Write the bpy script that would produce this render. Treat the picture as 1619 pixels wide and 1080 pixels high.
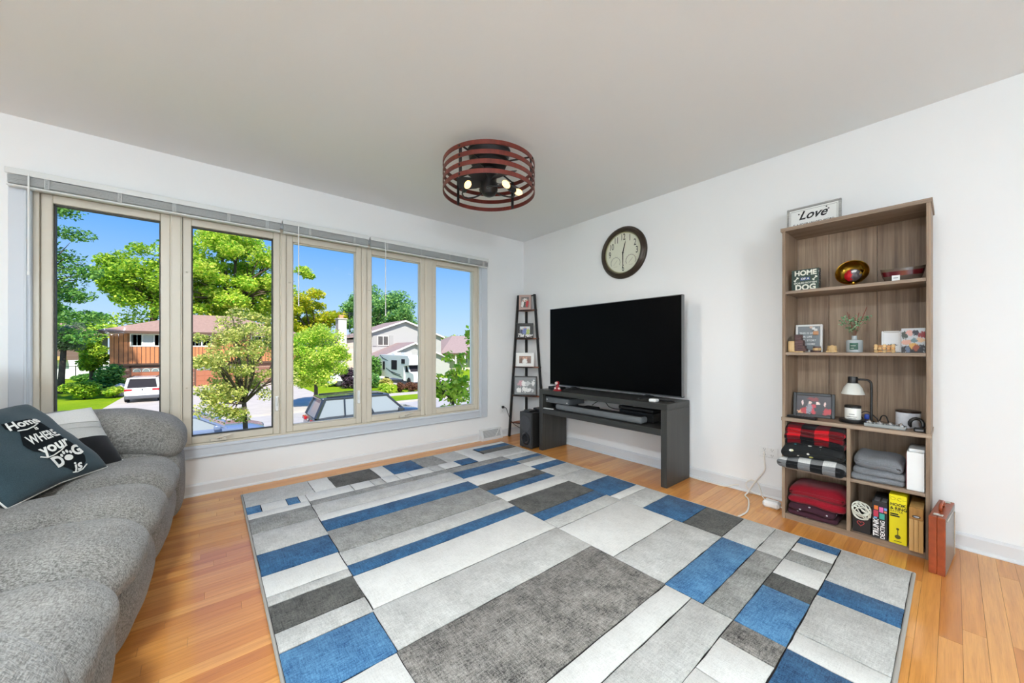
import bpy, math, random
import numpy as np
from mathutils import Vector, Matrix
R_ = random.Random(7)
for o in list(bpy.data.objects): bpy.data.objects.remove(o)
SC = bpy.context.scene; COL = SC.collection
def s2l(v):
    v /= 255.0
    return v/12.92 if v <= 0.04045 else ((v+0.055)/1.055)**2.4
def rgb(r, g, b): return (s2l(r), s2l(g), s2l(b), 1.0)
# ------------------------------------------------------------------ camera
FPX, YAW, YH = 578.36, 0.69141, 551.47
cd = bpy.data.cameras.new('camera'); cam = bpy.data.objects.new('camera', cd); COL.objects.link(cam)
cd.sensor_fit = 'HORIZONTAL'; cd.sensor_width = 36.0; cd.lens = 36.0*FPX/1619.0
cd.shift_y = (YH-540.0)/1619.0
cd.clip_start = 0.02; cd.clip_end = 600
cam.location = (3.526, -3.113, 1.0697)
fwd = Vector((-math.cos(YAW), math.sin(YAW), 0))
cam.rotation_euler = fwd.to_track_quat('-Z', 'Y').to_euler()
SC.camera = cam
# ------------------------------------------------------------------ sky, sun, exposure
w = bpy.data.worlds.new('sky'); SC.world = w; w.use_nodes = True
nt = w.node_tree; nt.nodes.clear()
tc = nt.nodes.new('ShaderNodeTexCoord'); sx = nt.nodes.new('ShaderNodeSeparateXYZ')
cr = nt.nodes.new('ShaderNodeValToRGB'); bg = nt.nodes.new('ShaderNodeBackground'); wo = nt.nodes.new('ShaderNodeOutputWorld')
nt.links.new(tc.outputs['Generated'], sx.inputs[0]); nt.links.new(sx.outputs['Z'], cr.inputs[0])
nt.links.new(cr.outputs[0], bg.inputs[0]); nt.links.new(bg.outputs[0], wo.inputs[0])
e = cr.color_ramp.elements
e[0].position = 0.0; e[0].color = rgb(206, 230, 250); e[1].position = 1.0; e[1].color = rgb(70, 140, 240)
for p, c_ in ((0.10, rgb(172, 214, 254)), (0.24, rgb(112, 178, 252)), (0.34, rgb(84, 152, 244))):
    k = e.new(p); k.color = c_
bg.inputs[1].default_value = 1.0
sd = bpy.data.lights.new('sun', 'SUN'); sun = bpy.data.objects.new('sun', sd); COL.objects.link(sun)
sd.energy = 6.4; sd.angle = 0.02; sd.color = (1.0, 0.95, 0.86)
sun.location = (20, -10, 30)
sun.rotation_euler = Vector((-0.74, 0.14, -0.82)).to_track_quat('-Z', 'Y').to_euler()
SC.view_settings.view_transform = 'Standard'; SC.view_settings.look = 'None'
SC.view_settings.gamma = 1.0; SC.view_settings.use_curve_mapping = False
SC.view_settings.exposure = 0.10
FILL_LAMP_W = 68.0      # the added unseen ceiling lamps, watts each
FILL_GLOBE_W = 900.0    # each unseen globe floor lamp added at the rear for fill
FILL_C = (.79, .91, 1.0)
BULB_W = 12.0       # each of the three fan bulbs
# ------------------------------------------------------------------ helpers
WL = {}
class G:
    def __init__(s): s.v = []; s.f = []; s.m = []
    def add(s, vs, fs, mi=0, M=None):
        n = len(s.v)
        s.v += [tuple(M @ Vector(p)) for p in vs] if M is not None else [tuple(p) for p in vs]
        s.f += [tuple(i+n for i in f) for f in fs]; s.m += [mi]*len(fs)
        return s
    def box(s, x0, x1, y0, y1, z0, z1, b=0.0, mi=0, M=None):
        if x0 > x1: x0, x1 = x1, x0
        if y0 > y1: y0, y1 = y1, y0
        if z0 > z1: z0, z1 = z1, z0
        if b <= 0:
            vs = [(x, y, z) for x in (x0, x1) for y in (y0, y1) for z in (z0, z1)]
            return s.add(vs, [(0,1,3,2),(4,6,7,5),(0,4,5,1),(2,3,7,6),(0,2,6,4),(1,5,7,3)], mi, M)
        b = min(b, (x1-x0)*.49, (y1-y0)*.49, (z1-z0)*.49)
        vs = []; ix = {}
        L = ((x0, x1), (y0, y1), (z0, z1)); sg = (1, -1)
        for i in (0, 1):
            for j in (0, 1):
                for k in (0, 1):
                    c_ = (i, j, k)
                    for a in range(3):
                        p = [L[q][c_[q]] + (0 if q == a else sg[c_[q]]*b) for q in range(3)]
                        ix[(i, j, k, a)] = len(vs); vs.append(p)
        fs = []
        def face(ids):
            q = [Vector(vs[i]) for i in ids]
            nrm = (q[1]-q[0]).cross(q[2]-q[0]); cen = sum(q, Vector())/len(q)
            mid = Vector(((x0+x1)/2, (y0+y1)/2, (z0+z1)/2))
            fs.append(tuple(ids) if nrm.dot(cen-mid) > 0 else tuple(reversed(ids)))
        for a in range(3):
            o1, o2 = [q for q in range(3) if q != a]
            for sd_ in (0, 1):
                ids = []
                for u, v_ in ((0,0),(0,1),(1,1),(1,0)):
                    c_ = [0]*3; c_[a] = sd_; c_[o1] = u; c_[o2] = v_
                    ids.append(ix[(*c_, a)])
                face(ids)
        for a in range(3):
            o1, o2 = [q for q in range(3) if q != a]
            for u in (0, 1):
                for v_ in (0, 1):
                    A = [0]*3; A[o1] = u; A[o2] = v_; Bq = A[:]; Bq[a] = 1
                    face([ix[(*A, o1)], ix[(*A, o2)], ix[(*Bq, o2)], ix[(*Bq, o1)]])
        for i in (0, 1):
            for j in (0, 1):
                for k in (0, 1): face([ix[(i, j, k, 0)], ix[(i, j, k, 1)], ix[(i, j, k, 2)]])
        return s.add(vs, fs, mi, M)
    def tube(s, pts, r, n=8, mi=0, caps=True, M=None):
        pts = [Vector(p) for p in pts]; rr = r if isinstance(r, (list, tuple)) else [r]*len(pts)
        vs = []; fs = []; up = None
        for i, p in enumerate(pts):
            t = (pts[min(i+1, len(pts)-1)]-pts[max(i-1, 0)])
            t = t.normalized() if t.length > 1e-9 else Vector((0, 0, 1))
            if up is None: up = t.orthogonal().normalized()
            up = (up-t*up.dot(t)); up = up.normalized() if up.length > 1e-6 else t.orthogonal().normalized()
            b = t.cross(up)
            for k in range(n):
                a = 2*math.pi*k/n; vs.append(p+(up*math.cos(a)+b*math.sin(a))*rr[i])
        for i in range(len(pts)-1):
            for k in range(n):
                k2 = (k+1) % n; fs.append((i*n+k, i*n+k2, (i+1)*n+k2, (i+1)*n+k))
        if caps:
            fs.append(tuple(reversed(range(n)))); fs.append(tuple((len(pts)-1)*n+k for k in range(n)))
        return s.add(vs, fs, mi, M)
    def lathe(s, prof, n=24, c=(0, 0, 0), mi=0, M=None, close=False, caps=True):
        vs = []; fs = []; m = len(prof)
        for k in range(n):
            a = 2*math.pi*k/n
            for r, z in prof: vs.append((c[0]+r*math.cos(a), c[1]+r*math.sin(a), c[2]+z))
        for k in range(n):
            k2 = (k+1) % n
            for i in range(m-1): fs.append((k*m+i, k2*m+i, k2*m+i+1, k*m+i+1))
            if close: fs.append((k*m+m-1, k2*m+m-1, k2*m, k*m))
        if len(prof) == 2 and prof[0][1] == prof[1][1]: caps = False
        if caps and not close:
            if prof[0][0] > 1e-6: fs.append(tuple(reversed([k*m for k in range(n)])))
            if prof[-1][0] > 1e-6: fs.append(tuple(k*m+m-1 for k in range(n)))
        return s.add(vs, fs, mi, M)
    def prism(s, poly, a0, a1, axis='x', mi=0, M=None):
        n = len(poly); vs = []
        for a in (a0, a1):
            for u, v_ in poly:
                vs.append({'x': (a, u, v_), 'y': (u, a, v_), 'z': (u, v_, a)}[axis])
        fs = [tuple(reversed(range(n))), tuple(range(n, 2*n))]
        for i in range(n): j = (i+1) % n; fs.append((i, j, n+j, n+i))
        return s.add(vs, fs, mi, M)
    def soft(s, x0, x1, y0, y1, z0, z1, r=0.04, seg=10, bulge=(0, 0, 0), fn=None, mi=0, M=None):
        # rounded, slightly inflated box made of a gridded cube
        c_ = Vector(((x0+x1)/2, (y0+y1)/2, (z0+z1)/2)); h = Vector((abs(x1-x0)/2, abs(y1-y0)/2, abs(z1-z0)/2))
        r = min(r, h.x*.98, h.y*.98, h.z*.98)
        vs = []; fs = []; key = {}
        def vert(u):
            k = tuple(round(q, 5) for q in u)
            if k in key: return key[k]
            p = Vector((u[0]*h.x, u[1]*h.y, u[2]*h.z))
            q = Vector([max(-(h[i]-r), min(h[i]-r, p[i])) for i in range(3)])
            d = p-q
            if d.length > 1e-9: p = q+d.normalized()*r
            for i in range(3):
                o1, o2 = [t for t in range(3) if t != i]
                p[i] += bulge[i]*u[i]*(1-u[o1]**2)*(1-u[o2]**2)
            p += c_
            if fn: p = Vector(fn(p, u))
            key[k] = len(vs); vs.append(p); return key[k]
        # denser samples close to the edges so that the rounding is smooth
        t = [math.copysign(abs(math.sin(math.pi/2*x))**0.85, x) for x in [-1+2*i/seg for i in range(seg+1)]]
        for a in range(3):
            o1, o2 = [q for q in range(3) if q != a]
            for sg in (-1, 1):
                for i in range(seg):
                    for j in range(seg):
                        ids = []
                        for du, dv in ((0,0),(1,0),(1,1),(0,1)):
                            u = [0]*3; u[a] = sg; u[o1] = t[i+du]; u[o2] = t[j+dv]; ids.append(vert(u))
                        flip = (sg > 0) == (a == 1)
                        fs.append(tuple(reversed(ids)) if flip else tuple(ids))
        return s.add(vs, fs, mi, M)
    def grid(s, fn, nu, nv, mi=0, closed_u=False, flip=False):
        vs = [fn(i/nu, j/nv) for i in range(nu+(0 if closed_u else 1)) for j in range(nv+1)]; fs = []
        for i in range(nu):
            i2 = (i+1) % nu if closed_u else i+1
            for j in range(nv):
                f = (i*(nv+1)+j, i2*(nv+1)+j, i2*(nv+1)+j+1, i*(nv+1)+j+1)
                fs.append(tuple(reversed(f)) if flip else f)
        return s.add(vs, fs, mi)
    def build(s, name, mats, parent=None, smooth=35, org=None, mods=None):
        if not isinstance(mats, (list, tuple)): mats = [mats]
        a = np.array(s.v, dtype=float)
        if org is None:
            lo, hi = a.min(0), a.max(0); org = ((lo[0]+hi[0])/2, (lo[1]+hi[1])/2, lo[2])
        org = Vector(org)
        me = bpy.data.meshes.new(name)
        me.from_pydata([(p[0]-org[0], p[1]-org[1], p[2]-org[2]) for p in s.v], [], s.f)
        for m_ in mats: me.materials.append(m_)
        if len(mats) > 1: me.polygons.foreach_set('material_index', s.m)
        if smooth:
            me.polygons.foreach_set('use_smooth', [True]*len(me.polygons)); me.set_sharp_from_angle(angle=math.radians(smooth))
        o = bpy.data.objects.new(name, me); COL.objects.link(o)
        if parent is not None:
            o.parent = parent; o.location = org-WL[parent.name]
        else: o.location = org
        WL[o.name] = org
        return o
def tag(o, label=None, cat=None, group=None, kind=None):
    if label: o['label'] = label
    if cat: o['category'] = cat
    if group: o['group'] = group
    if kind: o['kind'] = kind
    return o
def thing(name, label, cat, base=(0, 0, 0), group=None):
    o = bpy.data.objects.new(name, None); COL.objects.link(o); o.location = base; o.empty_display_size = 0.05
    WL[o.name] = Vector(base); return tag(o, label, cat, group)
def struct(name, base=(0, 0, 0)):
    o = bpy.data.objects.new(name, None); COL.objects.link(o); o.location = base; o.empty_display_size = 0.05
    WL[o.name] = Vector(base); return tag(o, kind='structure')
def dup(o, parent=None, mesh=None):
    c_ = o.copy(); COL.objects.link(c_)
    if parent is not None: c_.parent = parent
    return c_
def bx(name, mats, x0, x1, y0, y1, z0, z1, b=0.0, parent=None): return G().box(x0, x1, y0, y1, z0, z1, b).build(name, mats, parent)
# text as flat mesh: returns (verts, faces) in the XY plane, centred
def text_geo(txt, size, bold=0.0, shear=0.0, sx=1.0, align='CENTER', spacing=1.0):
    cu = bpy.data.curves.new('t', 'FONT'); cu.body = txt; cu.size = size; cu.align_x = align; cu.align_y = 'CENTER'
    cu.offset = bold; cu.shear = shear; cu.fill_mode = 'FRONT'; cu.space_character = spacing; cu.resolution_u = 3
    o = bpy.data.objects.new('t', cu); COL.objects.link(o)
    bpy.context.view_layer.update()
    me = bpy.data.meshes.new_from_object(o.evaluated_get(bpy.context.evaluated_depsgraph_get()))
    vs = [(v.co.x*sx, v.co.y, 0.0) for v in me.vertices]; fs = [tuple(p.vertices) for p in me.polygons]
    bpy.data.objects.remove(o); bpy.data.curves.remove(cu); bpy.data.meshes.remove(me)
    return vs, fs
def frame_M(o, ex, ey):
    # matrix whose local x,y axes are ex,ey (unit) and z is the normal
    ex = Vector(ex).normalized(); ey = Vector(ey).normalized(); ez = ex.cross(ey)
    return Matrix(((ex.x, ey.x, ez.x, o[0]), (ex.y, ey.y, ez.y, o[1]), (ex.z, ey.z, ez.z, o[2]), (0, 0, 0, 1)))
def put_text(name, txt, size, M, mat_, parent, bold=0.0, shear=0.0, sx=1.0, align='CENTER', spacing=1.0):
    vs, fs = text_geo(txt, size, bold, shear, sx, align, spacing)
    return G().add(vs, fs, 0, M).build(name, mat_, parent, smooth=0)
# ------------------------------------------------------------------ materials
def newmat(name):
    m = bpy.data.materials.new(name); m.use_nodes = True
    return m, m.node_tree, m.node_tree.nodes['Principled BSDF']
def L(nt, a, b): nt.links.new(a, b)
def nd(nt, t, **kw):
    n = nt.nodes.new(t)
    for k, v in kw.items():
        if k.startswith('i_'):
            key = k[2:]; n.inputs[int(key) if key.isdigit() else key.replace('_', ' ')].default_value = v
        else: setattr(n, k, v)
    return n
def math_(nt, op, a, b=None, clamp=False):
    n = nt.nodes.new('ShaderNodeMath'); n.operation = op; n.use_clamp = clamp
    for i, x in enumerate((a, b)):
        if x is None: continue
        if isinstance(x, (int, float)): n.inputs[i].default_value = x
        else: L(nt, x, n.inputs[i])
    return n.outputs[0]
def mixc(nt, f, a, b, bt='MIX'):
    n = nt.nodes.new('ShaderNodeMix'); n.data_type = 'RGBA'; n.blend_type = bt; n.clamp_factor = True
    for s_, x in ((n.inputs[0], f), (n.inputs[6], a), (n.inputs[7], b)):
        if isinstance(x, (int, float)): s_.default_value = x
        elif isinstance(x, tuple): s_.default_value = x
        else: L(nt, x, s_)
    return n.outputs[2]
def coords(nt, kind='Object', scale=(1, 1, 1), rot=(0, 0, 0)):
    if kind == 'World':
        g = nt.nodes.new('ShaderNodeNewGeometry'); out = g.outputs['Position']
    else:
        t = nt.nodes.new('ShaderNodeTexCoord'); out = t.outputs[kind]
    mp = nt.nodes.new('ShaderNodeMapping'); mp.inputs['Scale'].default_value = scale; mp.inputs['Rotation'].default_value = rot
    L(nt, out, mp.inputs[0]); return mp.outputs[0]
def noise(nt, vec, scale, detail=3, rough=.55):
    n = nd(nt, 'ShaderNodeTexNoise'); n.inputs['Scale'].default_value = scale; n.inputs['Detail'].default_value = detail; n.inputs['Roughness'].default_value = rough
    if vec is not None: L(nt, vec, n.inputs['Vector'])
    return n.outputs[0]
def remap(nt, v, a, b, c_=0.0, d=1.0):
    n = nd(nt, 'ShaderNodeMapRange'); n.clamp = True
    for i, x in zip((1, 2, 3, 4), (a, b, c_, d)): n.inputs[i].default_value = x
    L(nt, v, n.inputs[0]); return n.outputs[0]
def bump(nt, bs, h, strength=.2, dist=.01):
    b = nd(nt, 'ShaderNodeBump'); b.inputs['Strength'].default_value = strength; b.inputs['Distance'].default_value = dist
    L(nt, h, b.inputs['Height']); L(nt, b.outputs[0], bs.inputs['Normal'])
def mat(name, col, rough=.5, metal=0.0, spec=.5, var=0.0, vscale=8.0, bmp=0.0, bscale=60.0, coat=0.0, emis=None, kind='Object', stretch=(1, 1, 1)):
    m, nt, bs = newmat(name)
    bs.inputs['Base Color'].default_value = col; bs.inputs['Roughness'].default_value = rough; bs.inputs['Metallic'].default_value = metal
    bs.inputs['Specular IOR Level'].default_value = spec
    if coat: bs.inputs['Coat Weight'].default_value = coat; bs.inputs['Coat Roughness'].default_value = .08
    if emis: bs.inputs['Emission Color'].default_value = col; bs.inputs['Emission Strength'].default_value = emis
    if var or bmp:
        v = coords(nt, kind, stretch)
    if var:
        f = remap(nt, noise(nt, v, vscale), .3, .7)
        dk = tuple(x*(1-var) for x in col[:3])+(1,); lt = tuple(min(1, x*(1+var*.6)) for x in col[:3])+(1,)
        L(nt, mixc(nt, f, dk, lt), bs.inputs['Base Color'])
    if bmp: bump(nt, bs, noise(nt, v, bscale, 2), bmp, .005)
    return m
def woodmat(name, c1, c2, axis='z', rough=.5, scale=1.0, boards=0.0, coat=0.0):
    # grain drawn out along the axis
    m, nt, bs = newmat(name)
    st = {'x': (1.2, 26, 26), 'y': (26, 1.2, 26), 'z': (26, 26, 1.2)}[axis]
    v = coords(nt, 'World', tuple(q*scale for q in st))
    n1 = remap(nt, noise(nt, v, 1.0, 6, .65), .28, .72)
    st2 = {'x': (3, 160, 160), 'y': (160, 3, 160), 'z': (160, 160, 3)}[axis]
    n2 = remap(nt, noise(nt, coords(nt, 'World', tuple(q*scale for q in st2)), 1.0, 2), .35, .75)
    colr = mixc(nt, n1, c1, c2)
    colr = mixc(nt, math_(nt, 'MULTIPLY', n2, .45), colr, tuple(q*.55 for q in c1[:3])+(1,))
    L(nt, colr, bs.inputs['Base Color']); bs.inputs['Roughness'].default_value = rough
    bump(nt, bs, n2, .08, .002)
    if coat: bs.inputs['Coat Weight'].default_value = coat; bs.inputs['Coat Roughness'].default_value = .12
    return m
def fabricmat(name, c1, c2, thread=700.0, rough=.95, bmp=.5, blotch=6.0):
    m, nt, bs = newmat(name)
    a = noise(nt, coords(nt, 'Object', (thread, thread*.22, thread*.22)), 1.0, 2)
    b = noise(nt, coords(nt, 'Object', (thread*.22, thread*.6, thread)), 1.0, 2)
    f = remap(nt, math_(nt, 'ADD', a, b), .78, 1.22)
    lo = remap(nt, noise(nt, coords(nt, 'Object'), blotch, 3), .3, .7)
    f = math_(nt, 'ADD', math_(nt, 'MULTIPLY', f, .75), math_(nt, 'MULTIPLY', lo, .25))
    L(nt, mixc(nt, f, c1, c2), bs.inputs['Base Color'])
    bs.inputs['Roughness'].default_value = rough; bs.inputs['Specular IOR Level'].default_value = .15
    bs.inputs['Sheen Weight'].default_value = .15
    bump(nt, bs, f, bmp, .002)
    return m
def rugmat(name, dark, light, lo=.3, hi=.75):
    # cut pile with the worn, cross-hatched look of the rug
    m, nt, bs = newmat(name)
    a = noise(nt, coords(nt, 'World', (150, 26, 1)), 1.0, 3, .75)
    b = noise(nt, coords(nt, 'World', (26, 150, 1)), 1.0, 3, .75)
    p = noise(nt, coords(nt, 'World', (240, 240, 1)), 1.0, 2)
    c_ = noise(nt, coords(nt, 'World', (9, 9, 1)), 1.0, 4, .65)
    s_ = math_(nt, 'ADD', math_(nt, 'ADD', math_(nt, 'MULTIPLY', a, .27), math_(nt, 'MULTIPLY', b, .25)), math_(nt, 'ADD', math_(nt, 'MULTIPLY', p, .23), math_(nt, 'MULTIPLY', c_, .25)))
    f = remap(nt, s_, lo, hi)
    L(nt, mixc(nt, f, dark, light), bs.inputs['Base Color'])
    bs.inputs['Roughness'].default_value = 1.0; bs.inputs['Specular IOR Level'].default_value = .08; bs.inputs['Sheen Weight'].default_value = .1
    bump(nt, bs, p, .5, .003)
    return m
def leafmat(name, c1, c2, c3=None, trans=.45):
    c1, c2, c3 = [None if q is None else tuple(min(.95, v*1.5) for v in q[:3])+(1,) for q in (c1, c2, c3)]
    m, nt, bs = newmat(name)
    g = nd(nt, 'ShaderNodeNewGeometry')
    cr_ = nd(nt, 'ShaderNodeValToRGB'); L(nt, g.outputs['Random Per Island'], cr_.inputs[0])
    el = cr_.color_ramp.elements; el[0].color = c1; el[1].color = c2
    if c3: k = el.new(.9); k.color = c3
    bs.inputs['Roughness'].default_value = .6; bs.inputs['Specular IOR Level'].default_value = .25
    L(nt, cr_.outputs[0], bs.inputs['Base Color'])
    tr = nd(nt, 'ShaderNodeBsdfTranslucent'); L(nt, cr_.outputs[0], tr.inputs[0])
    mx = nd(nt, 'ShaderNodeMixShader'); mx.inputs[0].default_value = trans
    out = nt.nodes['Material Output']
    L(nt, bs.outputs[0], mx.inputs[1]); L(nt, tr.outputs[0], mx.inputs[2]); L(nt, mx.outputs[0], out.inputs[0])
    return m
def glassmat(name, tint=(1, 1, 1, 1), refl=.025):
    m, nt, bs = newmat(name); nt.nodes.remove(bs)
    tr = nd(nt, 'ShaderNodeBsdfTransparent'); tr.inputs[0].default_value = tint
    gl = nd(nt, 'ShaderNodeBsdfGlossy'); gl.inputs['Roughness'].default_value = .02
    fr = nd(nt, 'ShaderNodeFresnel'); fr.inputs[0].default_value = 1.45
    mx = nd(nt, 'ShaderNodeMixShader'); L(nt, math_(nt, 'MULTIPLY', fr.outputs[0], refl), mx.inputs[0])
    L(nt, tr.outputs[0], mx.inputs[1]); L(nt, gl.outputs[0], mx.inputs[2]); L(nt, mx.outputs[0], nt.nodes['Material Output'].inputs[0])
    return m
def printmat(name, bgc, blobs, ax=('X', 'Z'), rough=.35, top=None):
    # a printed picture: soft-edged ellipses (u, v, ru, rv, colour) on a ground, in the sheet's own coordinates
    m, nt, bs = newmat(name)
    t = nd(nt, 'ShaderNodeTexCoord'); sp = nd(nt, 'ShaderNodeSeparateXYZ'); L(nt, t.outputs['Generated'], sp.inputs[0])
    u, v = sp.outputs[ax[0]], sp.outputs[ax[1]]
    colr = bgc
    if top is not None: colr = mixc(nt, remap(nt, v, .35, .75), bgc, top)
    nz = noise(nt, t.outputs['Generated'], 9.0, 4, .7)
    w_ = math_(nt, 'MULTIPLY', math_(nt, 'SUBTRACT', nz, .5), 5.5)
    for (cu, cv, ru, rv, cc) in blobs:
        a = math_(nt, 'DIVIDE', math_(nt, 'SUBTRACT', u, cu), ru); b = math_(nt, 'DIVIDE', math_(nt, 'SUBTRACT', v, cv), rv)
        d = math_(nt, 'ADD', math_(nt, 'ADD', math_(nt, 'MULTIPLY', a, a), math_(nt, 'MULTIPLY', b, b)), w_)
        colr = mixc(nt, remap(nt, d, 1.15, .85), colr, cc)
    if isinstance(colr, tuple): bs.inputs['Base Color'].default_value = colr
    else: L(nt, colr, bs.inputs['Base Color'])
    bs.inputs['Roughness'].default_value = rough
    return m
def checkmat(name, size, c00, c01, c11, ax=('X', 'Y'), rough=.95, off=(0, 0)):
    # buffalo plaid: two crossing sets of stripes
    m, nt, bs = newmat(name)
    g = nd(nt, 'ShaderNodeNewGeometry'); sp = nd(nt, 'ShaderNodeSeparateXYZ'); L(nt, g.outputs['Position'], sp.inputs[0])
    def stripe(o_, k):
        return math_(nt, 'GREATER_THAN', math_(nt, 'FRACT', math_(nt, 'ADD', math_(nt, 'DIVIDE', o_, size*2), k)), .5)
    yz = math_(nt, 'ADD', sp.outputs['Y'], sp.outputs['Z'])
    a = stripe(sp.outputs['X'], off[0]); b = stripe(yz, off[1])
    s_ = math_(nt, 'ADD', a, b)
    c_ = mixc(nt, remap(nt, s_, .4, .6), c00, c01); c_ = mixc(nt, remap(nt, s_, 1.4, 1.6), c_, c11)
    f = noise(nt, coords(nt, 'World'), 420.0, 2)
    c_ = mixc(nt, remap(nt, f, .35, .9, 0, .5), c_, (0.02, 0.02, 0.02, 1))
    L(nt, c_, bs.inputs['Base Color']); bs.inputs['Roughness'].default_value = rough; bs.inputs['Sheen Weight'].default_value = .1
    bs.inputs['Specular IOR Level'].default_value = .1
    bump(nt, bs, f, .4, .003)
    return m
# ================================================================== room shell
RX, RY, H = 8.0, -7.2, 2.44
M_wall = mat('wall_paint', rgb(243, 243, 242), .75, spec=.25, bmp=.03, bscale=220, kind='World')
M_ceil = mat('ceiling_paint', rgb(243, 243, 241), .9, spec=.1, bmp=.04, bscale=160, kind='World')
M_trim = mat('trim_paint', rgb(206, 211, 217), .4, spec=.4)
M_base = mat('baseboard_paint', rgb(222, 223, 224), .45)
M_beige = mat('vinyl_beige', rgb(212, 203, 186), .35, spec=.45)
M_bead = mat('glazing_gasket', rgb(70, 66, 58), .6)
M_white = mat('white_plastic', rgb(240, 240, 238), .35)
M_blackpl = mat('black_plastic', rgb(24, 24, 25), .4)
M_pane = glassmat('window_glass')
WY0, WY1, WZ0, WZ1 = -3.932, -0.690, 0.355, 2.055      # window opening
g = G()
g.box(-.2, 0, RY-.2, WY0, -.1, H); g.box(-.2, 0, WY1, .2, -.1, H)
g.box(-.2, 0, WY0, WY1, -.1, WZ0); g.box(-.2, 0, WY0, WY1, WZ1, H)
tag(g.build('wall_left', M_wall, smooth=0), kind='structure')
tag(bx('wall_right', M_wall, -.2, RX+.2, 0, .2, -.1, H), kind='structure')
tag(bx('wall_back', M_wall, RX, RX+.2, RY-.2, .2, -.1, H), kind='structure')
tag(bx('wall_side', M_wall, -.2, RX+.2, RY-.2, RY, -.1, H), kind='structure')
tag(bx('ceiling', M_ceil, -.2, RX+.2, RY-.2, .2, H, H+.2), kind='structure')
# ---- floor of narrow strips, laid along the window wall
def plankmat():
    m, nt, bs = newmat('oak_strip')
    oi = nd(nt, 'ShaderNodeObjectInfo')
    g_ = nd(nt, 'ShaderNodeNewGeometry'); sp = nd(nt, 'ShaderNodeSeparateXYZ'); L(nt, g_.outputs['Position'], sp.inputs[0])
    cb = nd(nt, 'ShaderNodeCombineXYZ')
    L(nt, math_(nt, 'ADD', math_(nt, 'MULTIPLY', sp.outputs['X'], 55.0), math_(nt, 'MULTIPLY', oi.outputs['Random'], 300.0)), cb.inputs[0])
    L(nt, math_(nt, 'ADD', math_(nt, 'MULTIPLY', sp.outputs['Y'], 2.2), math_(nt, 'MULTIPLY', oi.outputs['Random'], 91.0)), cb.inputs[1])
    n1 = remap(nt, noise(nt, cb.outputs[0], 1.0, 5, .6), .3, .72)
    cr_ = nd(nt, 'ShaderNodeValToRGB'); L(nt, oi.outputs['Random'], cr_.inputs[0])
    el = cr_.color_ramp.elements
    el[0].color = rgb(214, 142, 64); el[1].color = rgb(230, 162, 80)
    for p_, c_ in ((.2, rgb(226, 156, 76)), (.45, rgb(236, 170, 90)), (.62, rgb(218, 146, 68)), (.8, rgb(206, 132, 58))):
        k = el.new(p_); k.color = c_
    colr = mixc(nt, math_(nt, 'MULTIPLY', n1, .75), cr_.outputs[0], mixc(nt, .6, cr_.outputs[0], rgb(150, 84, 34)))
    cb2 = nd(nt, 'ShaderNodeCombineXYZ')
    L(nt, math_(nt, 'MULTIPLY', sp.outputs['X'], 320.0), cb2.inputs[0]); L(nt, math_(nt, 'ADD', math_(nt, 'MULTIPLY', sp.outputs['Y'], 9.0), math_(nt, 'MULTIPLY', oi.outputs['Random'], 50.0)), cb2.inputs[1])
    n2 = remap(nt, noise(nt, cb2.outputs[0], 1.0, 2), .52, .8)
    colr = mixc(nt, math_(nt, 'MULTIPLY', n2, .3), colr, rgb(128, 70, 30))
    L(nt, colr, bs.inputs['Base Color']); bs.inputs['Roughness'].default_value = .42; bs.inputs['Specular IOR Level'].default_value = .2
    bs.inputs['Coat Weight'].default_value = .8; bs.inputs['Coat IOR'].default_value = 1.5; bs.inputs['Coat Roughness'].default_value = .12
    bump(nt, bs, n2, .05, .001)
    return m
M_plank = plankmat()
floor = tag(bx('floor', mat('subfloor', rgb(92, 52, 24), .7), -.2, RX+.2, RY-.2, .2, -.12, -.018), kind='structure')
PW = .0572
pl_me = None
pm = G().box(-.5, .5, -.5, .5, -.5, .5)   # unit strip
vis, hid = [], []
rr = random.Random(3)
nstrip = int(RX/PW)+1
for i in range(nstrip):
    x0 = i*PW; x1 = min(x0+PW, RX); y = 0.0-rr.random()*.3; ya = 0.0
    while ya > RY:
        yb = max(RY, ya-(.35+1.0*rr.random())) if ya < 0 else max(RY, ya-(.15+1.1*rr.random()))
        xm, ym = (x0+x1)/2, (ya+yb)/2
        under_rug = x0 > .24 and x1 < 3.40 and ya < -.56 and yb > -2.92
        behind = (xm-3.526)*-.7704+(max(ya, yb)-(-3.113))*.6376 < .2
        sofa = x0 > .1 and ya < -3.5
        seen = not (under_rug or behind or sofa) and x0 < 4.6
        (vis if seen else hid).append((x0, x1, ya, yb)); ya = yb
def fkey(p): return (p[0]-3.526)**2+((p[2]+p[3])/2+3.113)**2 if p[2] < -.6 or p[0] > 3 else (p[0]-3.526)**2+(p[2]+3.113)**2
vis.sort(key=fkey); hid += vis[295:]; vis = vis[:295]
me = bpy.data.meshes.new('plank'); me.from_pydata(pm.v, [], pm.f); me.materials.append(M_plank)
for (x0, x1, ya, yb) in vis:
    o = bpy.data.objects.new('plank', me); COL.objects.link(o); o.parent = floor
    o.scale = (x1-x0-.0007, ya-yb-.0007, .018); o.location = Vector(((x0+x1)/2, (ya+yb)/2, -.009))-WL['floor']
g = G()
for (x0, x1, ya, yb) in hid: g.box(x0+.0004, x1-.0004, yb+.0004, ya-.0004, -.018, 0)
tag(g.build('floor_strips', M_plank, floor, smooth=0), kind='stuff')
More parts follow.
